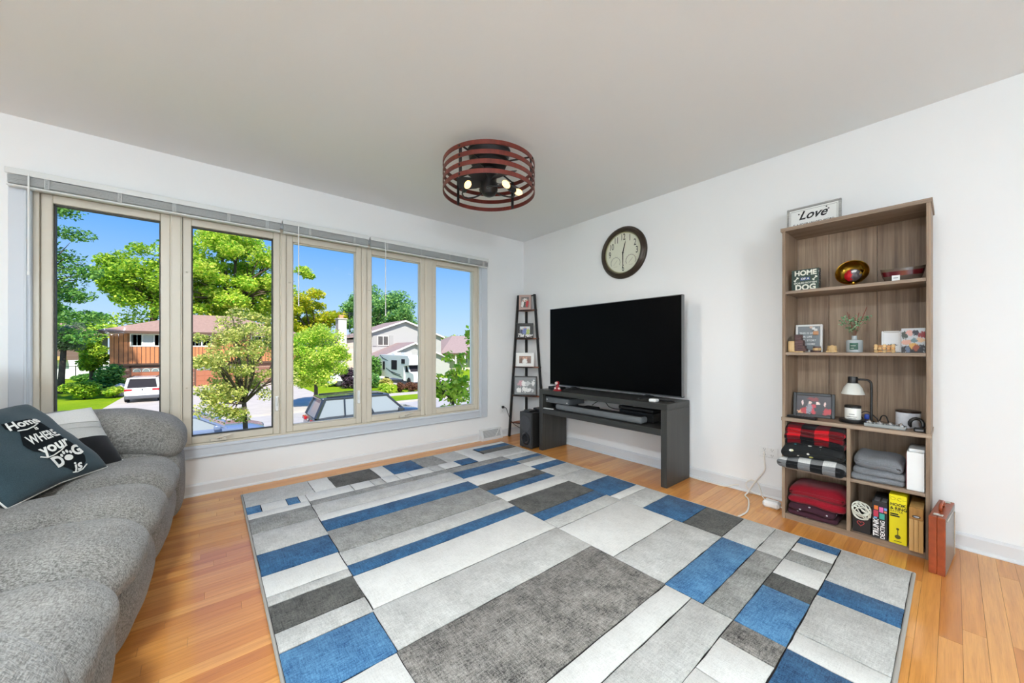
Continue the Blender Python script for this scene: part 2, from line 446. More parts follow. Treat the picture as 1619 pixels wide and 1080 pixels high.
# ---- baseboards with shoe moulding
def baseboard(name, axis, a0, a1):
    prof = [(0, 0), (.026, 0), (.026, .006), (.022, .013), (.0145, .017), (.0145, .072), (.010, .080), (.004, .085), (0, .085)]
    g = G()
    if axis == 'y': g.prism([(x, z) for x, z in prof], a0, a1, 'y')
    else: g.prism([(-x, z) for x, z in prof], a0, a1, 'x')
    return tag(g.build(name, M_base, smooth=20), kind='structure')
baseboard('baseboard_left', 'y', RY, -.70)
baseboard('baseboard_left_end', 'y', -.385, 0)
baseboard('baseboard_right', 'x', 0, RX)
# ---- window: casing, frame, five sashes
def casing(name, y0, y1, z0, z1, ax):
    g = G().box(0, .016, y0, y1, z0, z1, .003)
    if ax == 'v':
        s_ = 1 if (y0+y1)/2 < -2 else -1; e_ = y1 if s_ > 0 else y0
        g.box(0, .024, e_-s_*.030, e_-s_*.018, z0, z1, .003); g.box(0, .022, e_-s_*.012, e_-s_*.002, z0, z1, .003)
    else:
        g.box(0, .024, y0, y1, z1-.022, z1-.004, .003); g.box(0, .022, y0, y1, z0+.004, z0+.018, .003)
    return tag(g.build(name, M_trim), kind='structure')
casing('trim_1', -4.016, WY0+.004, .268, 2.10, 'v'); casing('trim_2', WY1-.004, -.584, .268, 2.10, 'v')
casing('trim_3', WY0+.004, WY1-.004, .268, WZ0+.006, 'h'); casing('trim_4', WY0+.004, WY1-.004, WZ1-.004, 2.10, 'h')
g = G(); XF0, XF1 = -.13, -.004
g.box(XF0, XF1, WY0, WY1, WZ0, .372, .002); g.box(XF0, XF1, WY0, WY1, 2.022, WZ1, .002)
g.box(XF0, XF1, WY0, WY0+.026, .372, 2.022, .002); g.box(XF0, XF1, WY1-.010, WY1, .372, 2.022, .002)
GL = [(-3.857, -3.377), (-3.213, -2.710), (-2.571, -2.061), (-1.917, -1.414), (-1.234, -.747)]
mull = [(-3.326, -3.262), (-2.662, -2.620), (-2.012, -1.966), (-1.366, -1.284)]
for a, b in mull: g.box(XF0, -.010, a, b, .372, 2.022, .003); g.box(-.012, -.005, a+.008, b-.008, .372, 2.022, .002)
tag(g.build('trim_5', M_beige), kind='structure')
sash_y = [(WY0+.026, mull[0][0])]+[(mull[i][1], mull[i+1][0]) for i in range(3)]+[(mull[3][1], WY1-.010)]
for i, ((a, b), (ya, yb)) in enumerate(zip(sash_y, GL)):
    wn = struct('window_%d' % (i+1), (-.06, (a+b)/2, .372))
    z0, z1, gz0, gz1 = .372, 2.022, .424, 1.968
    for (p, q) in ((a, ya), (yb, b)):
        G().box(-.085, -.022, p+.001, q, z0, z1, .004).build('sash_stile', M_beige, wn)
    for (p, q) in ((z0, gz0), (gz1, z1)):
        G().box(-.085, -.022, ya, yb, p+.001, q-.001, .004).build('sash_rail', M_beige, wn)
    g = G(); t = .007
    for (y0_, y1_, z0_, z1_) in ((ya, ya+t, gz0, gz1), (yb-t, yb, gz0, gz1), (ya, yb, gz0, gz0+t), (ya, yb, gz1-t, gz1)): g.box(-.075, -.040, y0_, y1_, z0_, z1_)
    g.build('gasket', M_bead if i < 2 else M_beige, wn)
    G().box(-.062, -.056, ya, yb, gz0, gz1).build('pane', M_pane, wn)
    # keepers on the stiles
    for z in (.78, 1.62):
        if i > 0: G().box(-.023, -.016, (a+ya)/2-.006, (a+ya)/2+.006, z, z+.014, .003).build('keeper', M_beige, wn)
def crank(yc, wn):
    g = G().box(-.022, .008, yc-.05, yc+.05, .376, .400, .006)
    g.tube([(.004, yc+.01, .394), (.014, yc+.01, .402), (.020, yc+.012, .404)], .008, 10)
    g.build('crank_base', M_beige, wn)
    G().tube([(.018, yc-.005, .402), (.024, yc+.02, .412), (.020, yc+.065, .416), (.016, yc+.085, .420)], [.007, .008, .006, .008], 10).build('crank_handle', M_beige, wn)
crank(-3.06, bpy.data.objects['window_2']); crank(-1.60, bpy.data.objects['window_4'])
def latch(yc, wn):
    G().box(-.022, -.012, yc-.012, yc+.012, .56, .68, .004).build('latch_plate', M_white, wn)
    G().tube([(-.010, yc, .60), (.004, yc, .63), (.002, yc, .67)], .006, 8).build('latch_lever', M_white, wn)
latch(-2.685, bpy.data.objects['window_2']); latch(-2.037, bpy.data.objects['window_3'])
# ---- raised mini blinds
M_blind = mat('blind_aluminium', rgb(222, 224, 222), .4); M_slat = mat('blind_slats', rgb(228, 231, 230), .5)
M_clip = glassmat('clear_clip', (.93, .94, .94, 1), 1.5)
def blind(y0, y1, tapes, wand, wl, label):
    t = thing('mini_blind', label, 'blind', (.05, (y0+y1)/2, 2.0), 'raised mini blinds over the window')
    G().box(.025, .070, y0, y1, 2.088, 2.112, .003).build('headrail', M_blind, t)
    G().box(.070, .076, y0, y1, 2.078, 2.114, .002).build('valance', M_blind, t)
    g = G(); z = 2.074; k = 0
    while z > 2.026:
        j = .0015*math.sin(k*2.1)
        g.add([(.030+j, y0+.006, z), (.050+j, y0+.006, z+.0022), (.070+j, y0+.006, z), (.030+j, y1-.006, z), (.050+j, y1-.006, z+.0022), (.070+j, y1-.006, z),
               (.030+j, y0+.006, z-.0012), (.050+j, y0+.006, z+.001), (.070+j, y0+.006, z-.0012), (.030+j, y1-.006, z-.0012), (.050+j, y1-.006, z+.001), (.070+j, y1-.006, z-.0012)],
              [(0,1,4,3), (1,2,5,4), (6,9,10,7), (7,10,11,8), (0,3,9,6), (2,8,11,5), (0,6,7,1), (1,7,8,2), (3,4,10,9), (4,5,11,10)])
        z -= .0030; k += 1
    tag(g.build('slat_stack', M_slat, t, smooth=0), kind='stuff')
    G().box(.030, .072, y0+.004, y1-.004, 2.008, 2.021, .004).build('bottom_rail', M_blind, t)
    for yt in tapes:
        g = G(); 
        for q in range(6):
            z = 2.020+q*.010; g.tube([(.0725, yt-.006, z), (.0735, yt+.006, z+.010)], .0012, 5); g.tube([(.0725, yt+.006, z), (.0735, yt-.006, z+.010)], .0012, 5)
        g.tube([(.073, yt-.008, 2.015), (.073, yt-.008, 2.085)], .0016, 5); g.tube([(.073, yt+.008, 2.015), (.073, yt+.008, 2.085)], .0016, 5)
        g.build('ladder_cord', M_blind, t)
    g = G().tube([(.082, wand, 2.075), (.084, wand, wl+.015)], .0042, 6); g.tube([(.078, wand, 2.092), (.084, wand, 2.070)], .002, 6)
    g.tube([(.084, wand, wl+.02), (.084, wand, wl)], .0058, 6)
    g.build('tilt_wand', M_white, t)
    return t
blind(-4.012, -2.668, (-3.86, -3.56, -3.30, -3.0, -2.76), -3.925, 1.50, 'long white mini blind raised above the two panes beside the sofa')
blind(-2.655, -1.972, (-2.46, -2.10), -2.545, 1.42, 'short white mini blind raised above the middle pane of the window')
blind(-1.958, -.604, (-1.80, -1.45, -1.12, -.88, -.68), -1.822, 1.38, 'white mini blind raised above the panes toward the ladder shelf')
# ---- baseboard register under the window
t = thing('floor_register', 'white baseboard air register with sloped grille under the window', 'vent', (.04, -.54, 0))
prof = [(0, 0), (.062, 0), (.064, .020), (.034, .120), (0, .124)]
g = G().prism(prof, -.695, -.39, 'y'); g.build('housing', M_base, t, smooth=20)
def rp(s, y, off=.0015):     # point on the sloping face, s from bottom to top
    x = .064+(.034-.064)*s; z = .020+.100*s; return (x+off*.958, y, z+off*.287)
g = G(); g.add([rp(.12, -.665), rp(.12, -.42), rp(.90, -.42), rp(.90, -.665)], [(0, 1, 2, 3)])
g.build('grille_opening', mat('register_shadow', rgb(150, 152, 152), .7), t)
for k in range(9):
    s = .16+k*.082
    G().tube([rp(s, -.664, .003), rp(s, -.421, .003)], .0022, 5).build('louver', M_base, t)
G().tube([rp(.14, -.50, .005), rp(.90, -.43, .005)], .004, 6).build('damper_lever', M_white, t)
# ---- outlets
def outlet_wall(name, label, M, holes, w=.072, h=.117):
    t = thing(name, label, 'outlet', M @ Vector((0, 0, 0)))
    G().box(-w/2, w/2, -h/2, h/2, 0, .006, .003, 0, M).build('plate', M_white, t)
    for (u, v) in holes:
        G().box(u-.017, u+.017, v-.014, v+.014, .006, .0085, .002, 0, M).build('socket', M_white, t)
        g = G()
        for s_ in (-.006, .006): g.box(u+s_-.001, u+s_+.001, v-.002, v+.006, .0085, .0089, 0, 0, M)
        g.box(u-.002, u+.002, v-.009, v-.006, .0085, .0089, 0, 0, M); g.build('slots', M_blackpl, t)
    return t
MR = frame_M((2.672, 0, .322), (1, 0, 0), (0, 0, 1))
outlet_wall('wall_outlet', 'white four-socket wall outlet beside the tall bookcase', MR, [(-.024, .02), (-.024, -.02), (.024, .02), (.024, -.02)], .117, .075)
ML = frame_M((0, -.355, .335), (0, 1, 0), (0, 0, 1))
outlet_wall('wall_outlet', 'white wall outlet with a black plug beside the corner ladder shelf', ML, [(0, .024), (0, -.024)])
# ================================================================== added unseen ceiling lamps: bounced-flash stand-in and rear fill
def added_ceiling_disc(x, y, label, watt):
    t = thing('added_ceiling_lamp', label, 'lamp', (x, y, H-.06))
    G().lathe([(.17, 0), (.19, -.012), (.19, -.045), (.175, -.05)], 40, (x, y, H), caps=False).build('rim', M_white, t)
    G().lathe([(.0001, -.062), (.09, -.058), (.15, -.052), (.175, -.045)], 40, (x, y, H)).build('diffuser', mat('fill_lamp_diffuser', (.9, .96, 1, 1), .5, emis=4.0), t)
    ld = bpy.data.lights.new('added_ceiling_light', 'AREA'); ld.shape = 'DISK'; ld.size = .36; ld.energy = watt; ld.color = FILL_C
    lo = bpy.data.objects.new('added_ceiling_light', ld); COL.objects.link(lo); lo.parent = t; lo.location = (0, 0, -.008)
added_ceiling_disc(3.15, -3.62, 'added round ceiling lamp standing in for the bounced flash', FILL_LAMP_W)
added_ceiling_disc(5.6, -3.4, 'added unseen round ceiling lamp over the rear of the room', FILL_LAMP_W*.12)
# unseen globe floor lamps added behind the camera to brighten the room
def fill_globe_lamp(x, y, label, k):
    t = thing('added_floor_lamp', label, 'lamp', (x, y, 0))
    G().lathe([(.14, 0), (.14, .012), (.02, .024), (.0001, .024)], 32, (x, y, 0)).build('base', M_white, t)
    G().tube([(x, y, .02), (x, y, 1.36)], .012, 10).build('pole', M_white, t)
    G().lathe([(.0001, -.14), (.07, -.121), (.121, -.07), (.14, 0), (.121, .07), (.07, .121), (.0001, .14)], 28, (x, y, 1.49)).build('globe', mat('fill_globe_glow', (.9, .96, 1, 1), .4, emis=5.0), t, smooth=180)
    ld = bpy.data.lights.new('fill_globe_light', 'POINT'); ld.energy = FILL_GLOBE_W*k; ld.color = FILL_C; ld.shadow_soft_size = .15
    lo = bpy.data.objects.new('fill_globe_light', ld); COL.objects.link(lo); lo.parent = t; lo.location = (0, 0, 1.49)
fill_globe_lamp(7.3, -4.6, 'added unseen floor lamp with a round globe in the rear corner', 1.35)
fill_globe_lamp(4.4, -6.4, 'added unseen floor lamp with a round globe behind the sofa', .72)

t = thing('area_rug', 'added unseen pale grey rug covering the rear of the room', 'rug', (5.95, -3.7, 0))  # unseen rug added to cut the orange light bouncing off the floor
G().box(4.35, 7.7, -6.9, -.5, .001, .012, .004).build('pile', rugmat('bounce_rug_pale', rgb(196, 198, 200), rgb(232, 234, 236)), t)
G().box(4.33, 7.72, -6.92, -.48, .0005, .008, .003).build('edge_binding', mat('bounce_rug_binding', rgb(206, 206, 206), .95), t)
# ================================================================== rug
cW = rgb(236, 234, 229)
RM = {'W': rugmat('rug_ivory', rgb(178, 176, 170), rgb(222, 221, 216), .26, .54), 'L': rugmat('rug_pale_grey', rgb(150, 149, 144), rgb(212, 211, 206), .36, .60),
      'G': rugmat('rug_grey', rgb(98, 98, 94), rgb(178, 177, 172), .39, .60), 'K': rugmat('rug_charcoal', rgb(46, 47, 46), rgb(122, 120, 114), .40, .62),
      'T': rugmat('rug_taupe', rgb(52, 51, 49), rgb(172, 166, 158), .41, .60),
      'B': rugmat('rug_blue', rgb(20, 48, 84), rgb(76, 126, 166), .40, .62), 'b': rugmat('rug_sky_blue', rgb(30, 68, 112), rgb(104, 156, 194), .39, .61)}
t = thing('area_rug', 'large rug of white, grey and blue blocks with dark carved lines', 'rug', (1.82, -1.74, 0))
X0, X1, Y0, Y1 = .228, 3.412, -2.938, -.543
G().box(X0+.006, X1-.006, Y0+.006, Y1-.006, .001, .0085).build('backing', mat('rug_outline_pile', rgb(50, 46, 46), 1.0, spec=.05, bmp=.4, bscale=300, kind='World'), t)
P = [('L',.23,.52,-2.93,-2.51),('W',.23,.52,-2.51,-2.365),('K',.23,.52,-2.365,-2.025),('W',.23,.52,-2.025,-1.91),('B',.23,.52,-1.91,-1.64),('G',.23,.52,-1.64,-1.405),('L',.23,.53,-1.405,-1.165),('W',.23,.69,-1.165,-.99),
 ('W',.23,.30,-.99,-.545),('B',.30,.40,-.97,-.545),('K',.40,.51,-.97,-.545),('L',.51,.69,-.99,-.545),
 ('b',.52,.66,-2.93,-2.847),('W',.52,.66,-2.847,-2.70),('b',.52,.66,-2.70,-2.627),('W',.52,.66,-2.627,-2.58),('W',.52,.675,-2.58,-2.272),('W',.52,.675,-2.272,-2.123),('L',.52,.675,-2.123,-2.033),('W',.52,.675,-2.033,-1.917),('W',.52,.68,-1.917,-1.815),('W',.52,.68,-1.815,-1.62),('L',.52,.69,-1.62,-1.51),('W',.53,.68,-1.51,-1.345),('B',.53,.68,-1.345,-1.165),
 ('W',.66,.75,-2.93,-2.58),('G',.75,.98,-2.93,-2.585),('L',.98,1.25,-2.93,-2.59),('B',1.25,1.48,-2.93,-2.595),('W',1.48,1.665,-2.93,-2.597),('L',1.665,1.735,-2.93,-2.597),('K',1.735,1.92,-2.93,-2.6),('L',1.92,2.035,-2.93,-2.602),('b',2.035,2.288,-2.93,-2.604),('W',2.288,2.60,-2.93,-2.605),('G',2.60,2.85,-2.93,-2.605),('L',2.85,3.15,-2.93,-2.605),('B',3.15,3.405,-2.93,-2.605),
 ('G',.675,.762,-2.58,-1.53),('L',.762,.953,-2.58,-1.53),('W',.953,1.05,-2.58,-1.535),('B',1.05,1.21,-2.583,-1.535),('G',1.21,1.49,-2.587,-1.54),('L',1.49,1.64,-2.59,-1.54),('B',1.64,1.745,-2.59,-1.54),('W',1.745,2.023,-2.592,-1.54),('L',2.023,2.285,-2.598,-1.54),('T',2.285,2.70,-2.605,-1.54),('W',2.70,2.815,-2.605,-1.535),('L',2.815,2.975,-2.605,-1.535),
 ('B',2.975,3.146,-.64,-.545),('W',2.975,3.146,-.753,-.64),('G',2.975,3.146,-.877,-.753),('W',2.975,3.146,-1.057,-.877),('K',2.975,3.146,-1.197,-1.057),('b',2.975,3.146,-1.54,-1.197),('T',2.975,3.146,-1.667,-1.54),('W',2.98,3.148,-1.868,-1.667),('W',2.98,3.148,-2.2,-1.868),('B',2.98,3.148,-2.38,-2.2),('L',2.98,3.148,-2.605,-2.38),
 ('L',3.148,3.402,-.94,-.545),('B',3.148,3.402,-1.098,-.94),('L',3.148,3.402,-1.423,-1.098),('W',3.148,3.402,-1.553,-1.423),('B',3.15,3.402,-1.80,-1.553),('L',3.15,3.402,-2.15,-1.80),('K',3.15,3.402,-2.35,-2.15),('W',3.15,3.402,-2.605,-2.35),
 ('G',.69,.805,-1.51,-.89),('B',.805,.983,-1.515,-.89),('W',.983,1.18,-1.515,-.89),('K',1.18,1.307,-1.515,-.90),('B',1.307,1.41,-1.52,-.90),('W',1.41,1.555,-1.52,-.90),('K',1.555,1.81,-1.525,-.905),('B',1.81,1.917,-1.528,-.9),('L',1.917,2.04,-1.53,-.895),('W',2.04,2.422,-1.535,-.895),('L',2.422,2.695,-1.535,-.893),('b',2.695,2.862,-1.535,-.89),('G',2.862,2.975,-1.535,-.882),
 ('W',.69,.725,-.89,-.545),('L',.725,.83,-.89,-.545),('B',.83,.905,-.89,-.545),('G',.905,.985,-.89,-.545),('W',.985,1.10,-.89,-.545),('B',1.10,1.225,-.89,-.545),('L',1.225,1.437,-.9,-.545),('L',1.437,1.683,-.9,-.545),('B',1.683,1.948,-.895,-.545),('W',1.948,2.03,-.895,-.545),('L',2.03,2.205,-.893,-.545),('B',2.205,2.472,-.892,-.545),('K',2.472,2.692,-.892,-.545),('L',2.692,2.86,-.89,-.545),('L',2.86,2.975,-.885,-.545)]
rr = random.Random(5)
def snap_y(y, xm):
    s1 = -2.577-.0167*(xm-.52)
    if abs(y-s1) < .022: return s1
    if abs(y+1.53) < .026: return -1.515-.0095*(xm-.7)
    if abs(y+.893) < .014: return -.892
    return y
def snap_x(x):
    for q in (.525, .675, .69, 2.977, 3.148):
        if abs(x-q) < .006: return q
    return x
for k, (c_, x0, x1, y0, y1) in enumerate(P):
    y0, y1 = snap_y(y0, (x0+x1)/2), snap_y(y1, (x0+x1)/2); x0, x1 = snap_x(x0), snap_x(x1)
    x0 = max(x0, X0+.008); x1 = min(x1, X1-.012); y0 = max(y0, Y0+.010); y1 = min(y1, Y1-.006)
    # carved outline: the top edge wanders a little
    n = 5; gp = .0021; top = []; bot = []
    def edge(ax, ay, bx_, by_):
        L_ = math.hypot(bx_-ax, by_-ay); m_ = max(2, int(L_/.06)); r_ = []
        nx, ny = -(by_-ay)/L_, (bx_-ax)/L_
        for i in range(m_):
            s_ = i/m_; j = rr.uniform(-.0012, .0022) if 0 < i else 0
            r_.append((ax+(bx_-ax)*s_+nx*j, ay+(by_-ay)*s_+ny*j))
        return r_
    c4 = [(x0+gp, y0+gp), (x1-gp, y0+gp), (x1-gp, y1-gp), (x0+gp, y1-gp)]
    ring = sum((edge(*c4[i], *c4[(i+1) % 4]) for i in range(4)), [])
    cx_, cy_ = (x0+x1)/2, (y0+y1)/2; N = len(ring)
    ins = [(p[0]+max(-.003, min(.003, (cx_-p[0])*.5)), p[1]+max(-.003, min(.003, (cy_-p[1])*.5))) for p in ring]
    g = G(); vs = [(p[0], p[1], .006) for p in ring]+[(p[0], p[1], .0115) for p in ring]+[(p[0], p[1], .0132) for p in ins]
    fs = [tuple(range(2*N, 3*N))]
    for lv in (0, 1):
        for i in range(N): j = (i+1) % N; fs.append((lv*N+i, lv*N+j, (lv+1)*N+j, (lv+1)*N+i))
    g.add(vs, fs); g.build('pile_block', RM[c_], t, smooth=40)
M_bind = mat('rug_binding', rgb(176, 172, 164), .95, spec=.1, bmp=.4, bscale=400, kind='World')
for nm, b_ in (('edge_binding', (X0, X0+.009, Y0, Y1)), ('edge_binding', (X1-.013, X1, Y0, Y1)), ('edge_binding', (X0, X1, Y0, Y0+.011)), ('edge_binding', (X0, X1, Y1-.007, Y1))):
    G().box(b_[0], b_[1], b_[2], b_[3], .0005, .0125, .004).build(nm, M_bind, t)
# ================================================================== sofa
M_sofa = fabricmat('grey_weave', rgb(84, 82, 78), rgb(168, 165, 159), 430.0)
SX0, SX1, AI0, AI1 = .085, 2.90, .50, 2.50
t = thing('recliner_sofa', 'grey fabric reclining sofa with padded arms in front of the window', 'sofa', (.10, -3.24, 0)); t.rotation_euler.z = -.043
def seat_profile(s):   # from the back of the seat over the crest and down the front roll
    pts = [(-4.00, .405), (-3.85, .425), (-3.70, .448), (-3.52, .462), (-3.38, .462), (-3.29, .440), (-3.235, .385), (-3.222, .330), (-3.245, .280), (-3.30, .262)]
    return cr_spline(pts, s)
def front_profile(s):
    pts = [(-3.34, .335), (-3.275, .320), (-3.240, .260), (-3.232, .180), (-3.250, .090), (-3.285, .030), (-3.33, .018)]
    return cr_spline(pts, s)
def cr_spline(pts, s):
    n = len(pts)-1; x = min(max(s, 0), .99999)*n; i = int(x); f = x-i
    p = [pts[max(0, min(n, i+k))] for k in (-1, 0, 1, 2)]
    return tuple(.5*((2*p[1][k])+(-p[0][k]+p[2][k])*f+(2*p[0][k]-5*p[1][k]+4*p[2][k]-p[3][k])*f*f+(-p[0][k]+3*p[1][k]-3*p[2][k]+p[3][k])*f**3) for k in range(len(pts[0])))
def roll(prof, xa, xb, nu, nv, sink, power, wob=0.0, seed=0):
    rr = random.Random(seed); ph = [rr.uniform(0, 6.28) for _ in range(4)]
    def fn(u, v):
        tt = 2*v-1; y, z = prof(u); y2, z2 = prof(min(1, u+.01)); y1, z1 = prof(max(0, u-.01))
        ty, tz = y2-y1, z2-z1; l_ = math.hypot(ty, tz) or 1; ny, nz = -tz/l_, ty/l_
        if True: ny, nz = tz/l_*-1, ty/l_
        d = sink*(abs(tt)**power)*(.35+.65*math.sin(math.pi*min(1, max(0, u*1.0)))**.5)
        d += wob*(math.sin(7*u+ph[0]+3*tt)*.6+math.sin(15*u*tt+ph[1])*.4)
        return (xa+(xb-xa)*v, y-ny*d, z-nz*d)
    return G().grid(fn, nu, nv, flip=True)
SEG = [.47, 1.03, 1.46, 1.90, 2.53]
for i in range(4):
    roll(seat_profile, SEG[i]-.004, SEG[i+1]+.004, 48, 30, .085, 5.0, .005, i).build('seat_cushion', M_sofa, t, smooth=180)
FS = [.47, 1.20, 1.85, 2.53]
for i in range(3):
    roll(front_profile, FS[i]-.004, FS[i+1]+.004, 28, 26, .075, 5.0, .004, 20+i).build('footrest_panel', M_sofa, t, smooth=180)
G().box(SX0+.05, SX1-.05, -4.15, -3.36, .02, .36, .02).build('base_frame', M_sofa, t)
def arm(xa, xb, dy=0.0):
    def lean(p, u):      # pad drops and narrows toward the front
        k = max(0, (p.y-dy+3.62)/.38); return (p.x, p.y, p.z-.075*k*k+.004*math.sin(p.y*23)*(u[2] > 0))
    G().soft(xa+.02, xb-.02, -4.12, -3.285+dy, .02, .50, .06, 10, (.01, .02, 0)).build('arm_body', M_sofa, t, smooth=180)
    G().soft(xa+.035, xb-.035, -3.33+dy, -3.242+dy, .03, .40, .04, 10, (.0, .012, .01)).build('arm_front_panel', M_sofa, t, smooth=180)
    G().soft(xa, xb, -4.10, -3.232+dy, .435, .685, .105, 16, (.012, .012, .022), lean).build('arm_pad', M_sofa, t, smooth=180)
arm(SX0, AI0+.01); arm(AI1+.01, SX1, .045)
BS = [.50, 1.16, 1.83, 2.50]
def backlean(p, u): return (p.x, p.y-.16*(p.z-.45)/.55-.02*u[2]*u[2], p.z)
for i in range(3):
    G().soft(BS[i]+.006, BS[i+1]-.006, -4.16, -3.80, .43, .72, .10, 12, (.012, .03, .02), backlean).build('back_cushion', M_sofa, t, smooth=180)
    G().soft(BS[i]+.004, BS[i+1]-.004, -4.16, -3.79, .70, 1.0, .11, 12, (.012, .03, .02), backlean).build('head_cushion', M_sofa, t, smooth=180)
G().soft(SX0+.1, SX1-.1, -4.42, -4.10, .05, .96, .06, 8).build('back_frame', M_sofa, t, smooth=180)
# ---- cushions on the sofa
SEAT_Y = [(-4.00, .405), (-3.85, .425), (-3.70, .448), (-3.52, .462), (-3.38, .462), (-3.29, .440)]
def rest_on_sofa(p):
    # a soft cushion flattens where it meets the seat and the back of the (slightly turned) sofa
    ca, sa = math.cos(.043), math.sin(.043); dx, dy = p.x-.10, p.y+3.24
    x, y, z = .10+dx*ca-dy*sa, -3.24+dx*sa+dy*ca, p.z
    y = max(y, -3.785-.16*(z-.45)/.55)
    for (ya, za), (yb, zb) in zip(SEAT_Y, SEAT_Y[1:]):
        if ya <= y <= yb: z = max(z, za+(zb-za)*(y-ya)/(yb-ya)-.004)
    dx, dy = x-.10, y+3.24
    return Vector((.10+dx*ca+dy*sa, -3.24-dx*sa+dy*ca, z))
def pillow_map(M, a, b, th, puff=.42, press=None):
    def fn(u, v, side=1, off=0.0):
        pin = 1-.07*(1-abs(u))**1.0*abs(v)**6; pin2 = 1-.07*(1-abs(v))**1.0*abs(u)**6
        x = a*u*pin2; y = b*v*pin
        e_ = max(0, (1-abs(u)**2.6))**puff*max(0, (1-abs(v)**2.6))**puff
        wr = .006*math.sin(5*u+3*v)+.004*math.sin(11*v-4*u)
        p = M @ Vector((x, y, side*(th*e_+wr*e_+off)))
        if press: p = press(p)
        return rest_on_sofa(p)
    return fn
def pillow(name, label, M, a, b, th, mats, matfn, seam, press=None):
    t = thing(name, label, 'cushion', M @ Vector((0, -b, 0))); f = pillow_map(M, a, b, th, .42, press)
    n = 30
    for side, nm in ((1, 'front_cover'), (-1, 'back_cover')):
        g = G(); vs = []; fs = []; mi = []
        for i in range(n+1):
            for j in range(n+1):
                u, v = (math.sin(math.pi/2*(2*i/n-1)), math.sin(math.pi/2*(2*j/n-1))); vs.append(f(u, v, side))
        for i in range(n):
            for j in range(n):
                q = (i*(n+1)+j, (i+1)*(n+1)+j, (i+1)*(n+1)+j+1, i*(n+1)+j+1)
                fs.append(q if side > 0 else tuple(reversed(q))); mi.append(matfn((j+.5)/n, side))
        g.add(vs, fs); g.m = mi; g.build(nm, mats, t, smooth=180)
    ring = [f(-1, -1+2*i/14) for i in range(15)]+[f(-1+2*i/14, 1) for i in range(1, 15)]+[f(1, 1-2*i/14) for i in range(1, 15)]+[f(1-2*i/14, -1) for i in range(1, 15)]
    G().tube(ring, .0035, 6).build('piping', seam, t, smooth=180)
    return t, f
M_teal = fabricmat('dark_teal_cloth', rgb(36, 50, 56), rgb(62, 80, 86), 1200, bmp=.2); M_ink = mat('black_print', rgb(24, 28, 30), .9, spec=.1)
M_chalk = mat('white_print', rgb(226, 226, 220), .85, spec=.15); M_cream = fabricmat('cream_cloth', rgb(206, 205, 200), rgb(232, 231, 227), 1200, bmp=.2)
M_blackcl = fabricmat('black_cloth', rgb(16, 16, 17), rgb(34, 34, 36), 1200, bmp=.2); M_dove = fabricmat('dove_cloth', rgb(176, 176, 172), rgb(206, 205, 201), 1200, bmp=.2)
bot = (.62, -3.485, .452)
ey = Vector((-.14, -.125, .257)).normalized(); ex = Vector((-.666, .746, 0)).normalized(); ex = (ex-ey*ex.dot(ey)).normalized()
hw, hh = .20, .185
Mp2 = frame_M(Vector(bot)-ex*hw*.97+ey*hh*.93, ex, ey)
I2 = Mp2.inverted()
def press_on_banded(p):      # the lettered pillow leans against the banded cushion and flattens on it
    q = I2 @ p; u, v = q.x/hw, q.y/hh
    if abs(u) < 1 and abs(v) < 1:
        e_ = (1-abs(u)**2.6)**.42*(1-abs(v)**2.6)**.42; s_ = (.065+.006*math.sin(5*u+3*v)+.004*math.sin(11*v-4*u))*e_-.001
        if q.z < s_: q.z = s_
        return Mp2 @ q
    return p
BR = Vector((.80, -3.545, .470)); BLc = Vector((1.20, -3.735, .455)); TR = Vector((.615, -3.785, .79))
ex = (BR-BLc).normalized(); ey = (TR-BR); ey = (ey-ex*ey.dot(ex)).normalized(); cen = (BLc+TR)/2
Mp = frame_M(cen, ex, ey)
t, f = pillow('throw_pillow', 'dark teal throw pillow with white lettering about a dog', Mp, .235, .228, .075, [M_teal], lambda v, s: 0, M_cream, press_on_banded)
def onto(f, vs, fs, du, dv, cu, cv, rot, off):
    # lay flat lettering on the pillow, splitting long triangles so that it follows the curve
    tri = []
    ca, sa = math.cos(rot), math.sin(rot)
    for q in fs:
        for i in range(1, len(q)-1): tri.append([vs[q[0]], vs[q[i]], vs[q[i+1]]])
    out = []
    while tri:
        q = tri.pop(); l_ = [(Vector(q[i])-Vector(q[(i+1) % 3])).length for i in range(3)]; m_ = max(l_)
        if m_ > .13:
            i = l_.index(m_); a, b, c_ = q[i], q[(i+1) % 3], q[(i+2) % 3]; md = tuple((a[k]+b[k])/2 for k in range(3))
            tri += [[a, md, c_], [md, b, c_]]
        else: out.append(q)
    V = []; F = []
    for q in out:
        ids = []
        for p in q:
            u = cu+(p[0]*ca-p[1]*sa)*du; v = cv+(p[0]*sa+p[1]*ca)*dv
            ids.append(len(V)); V.append(f(max(-.98, min(.98, u)), max(-.98, min(.98, v)), 1, off))
        F.append(tuple(ids))
    return V, F
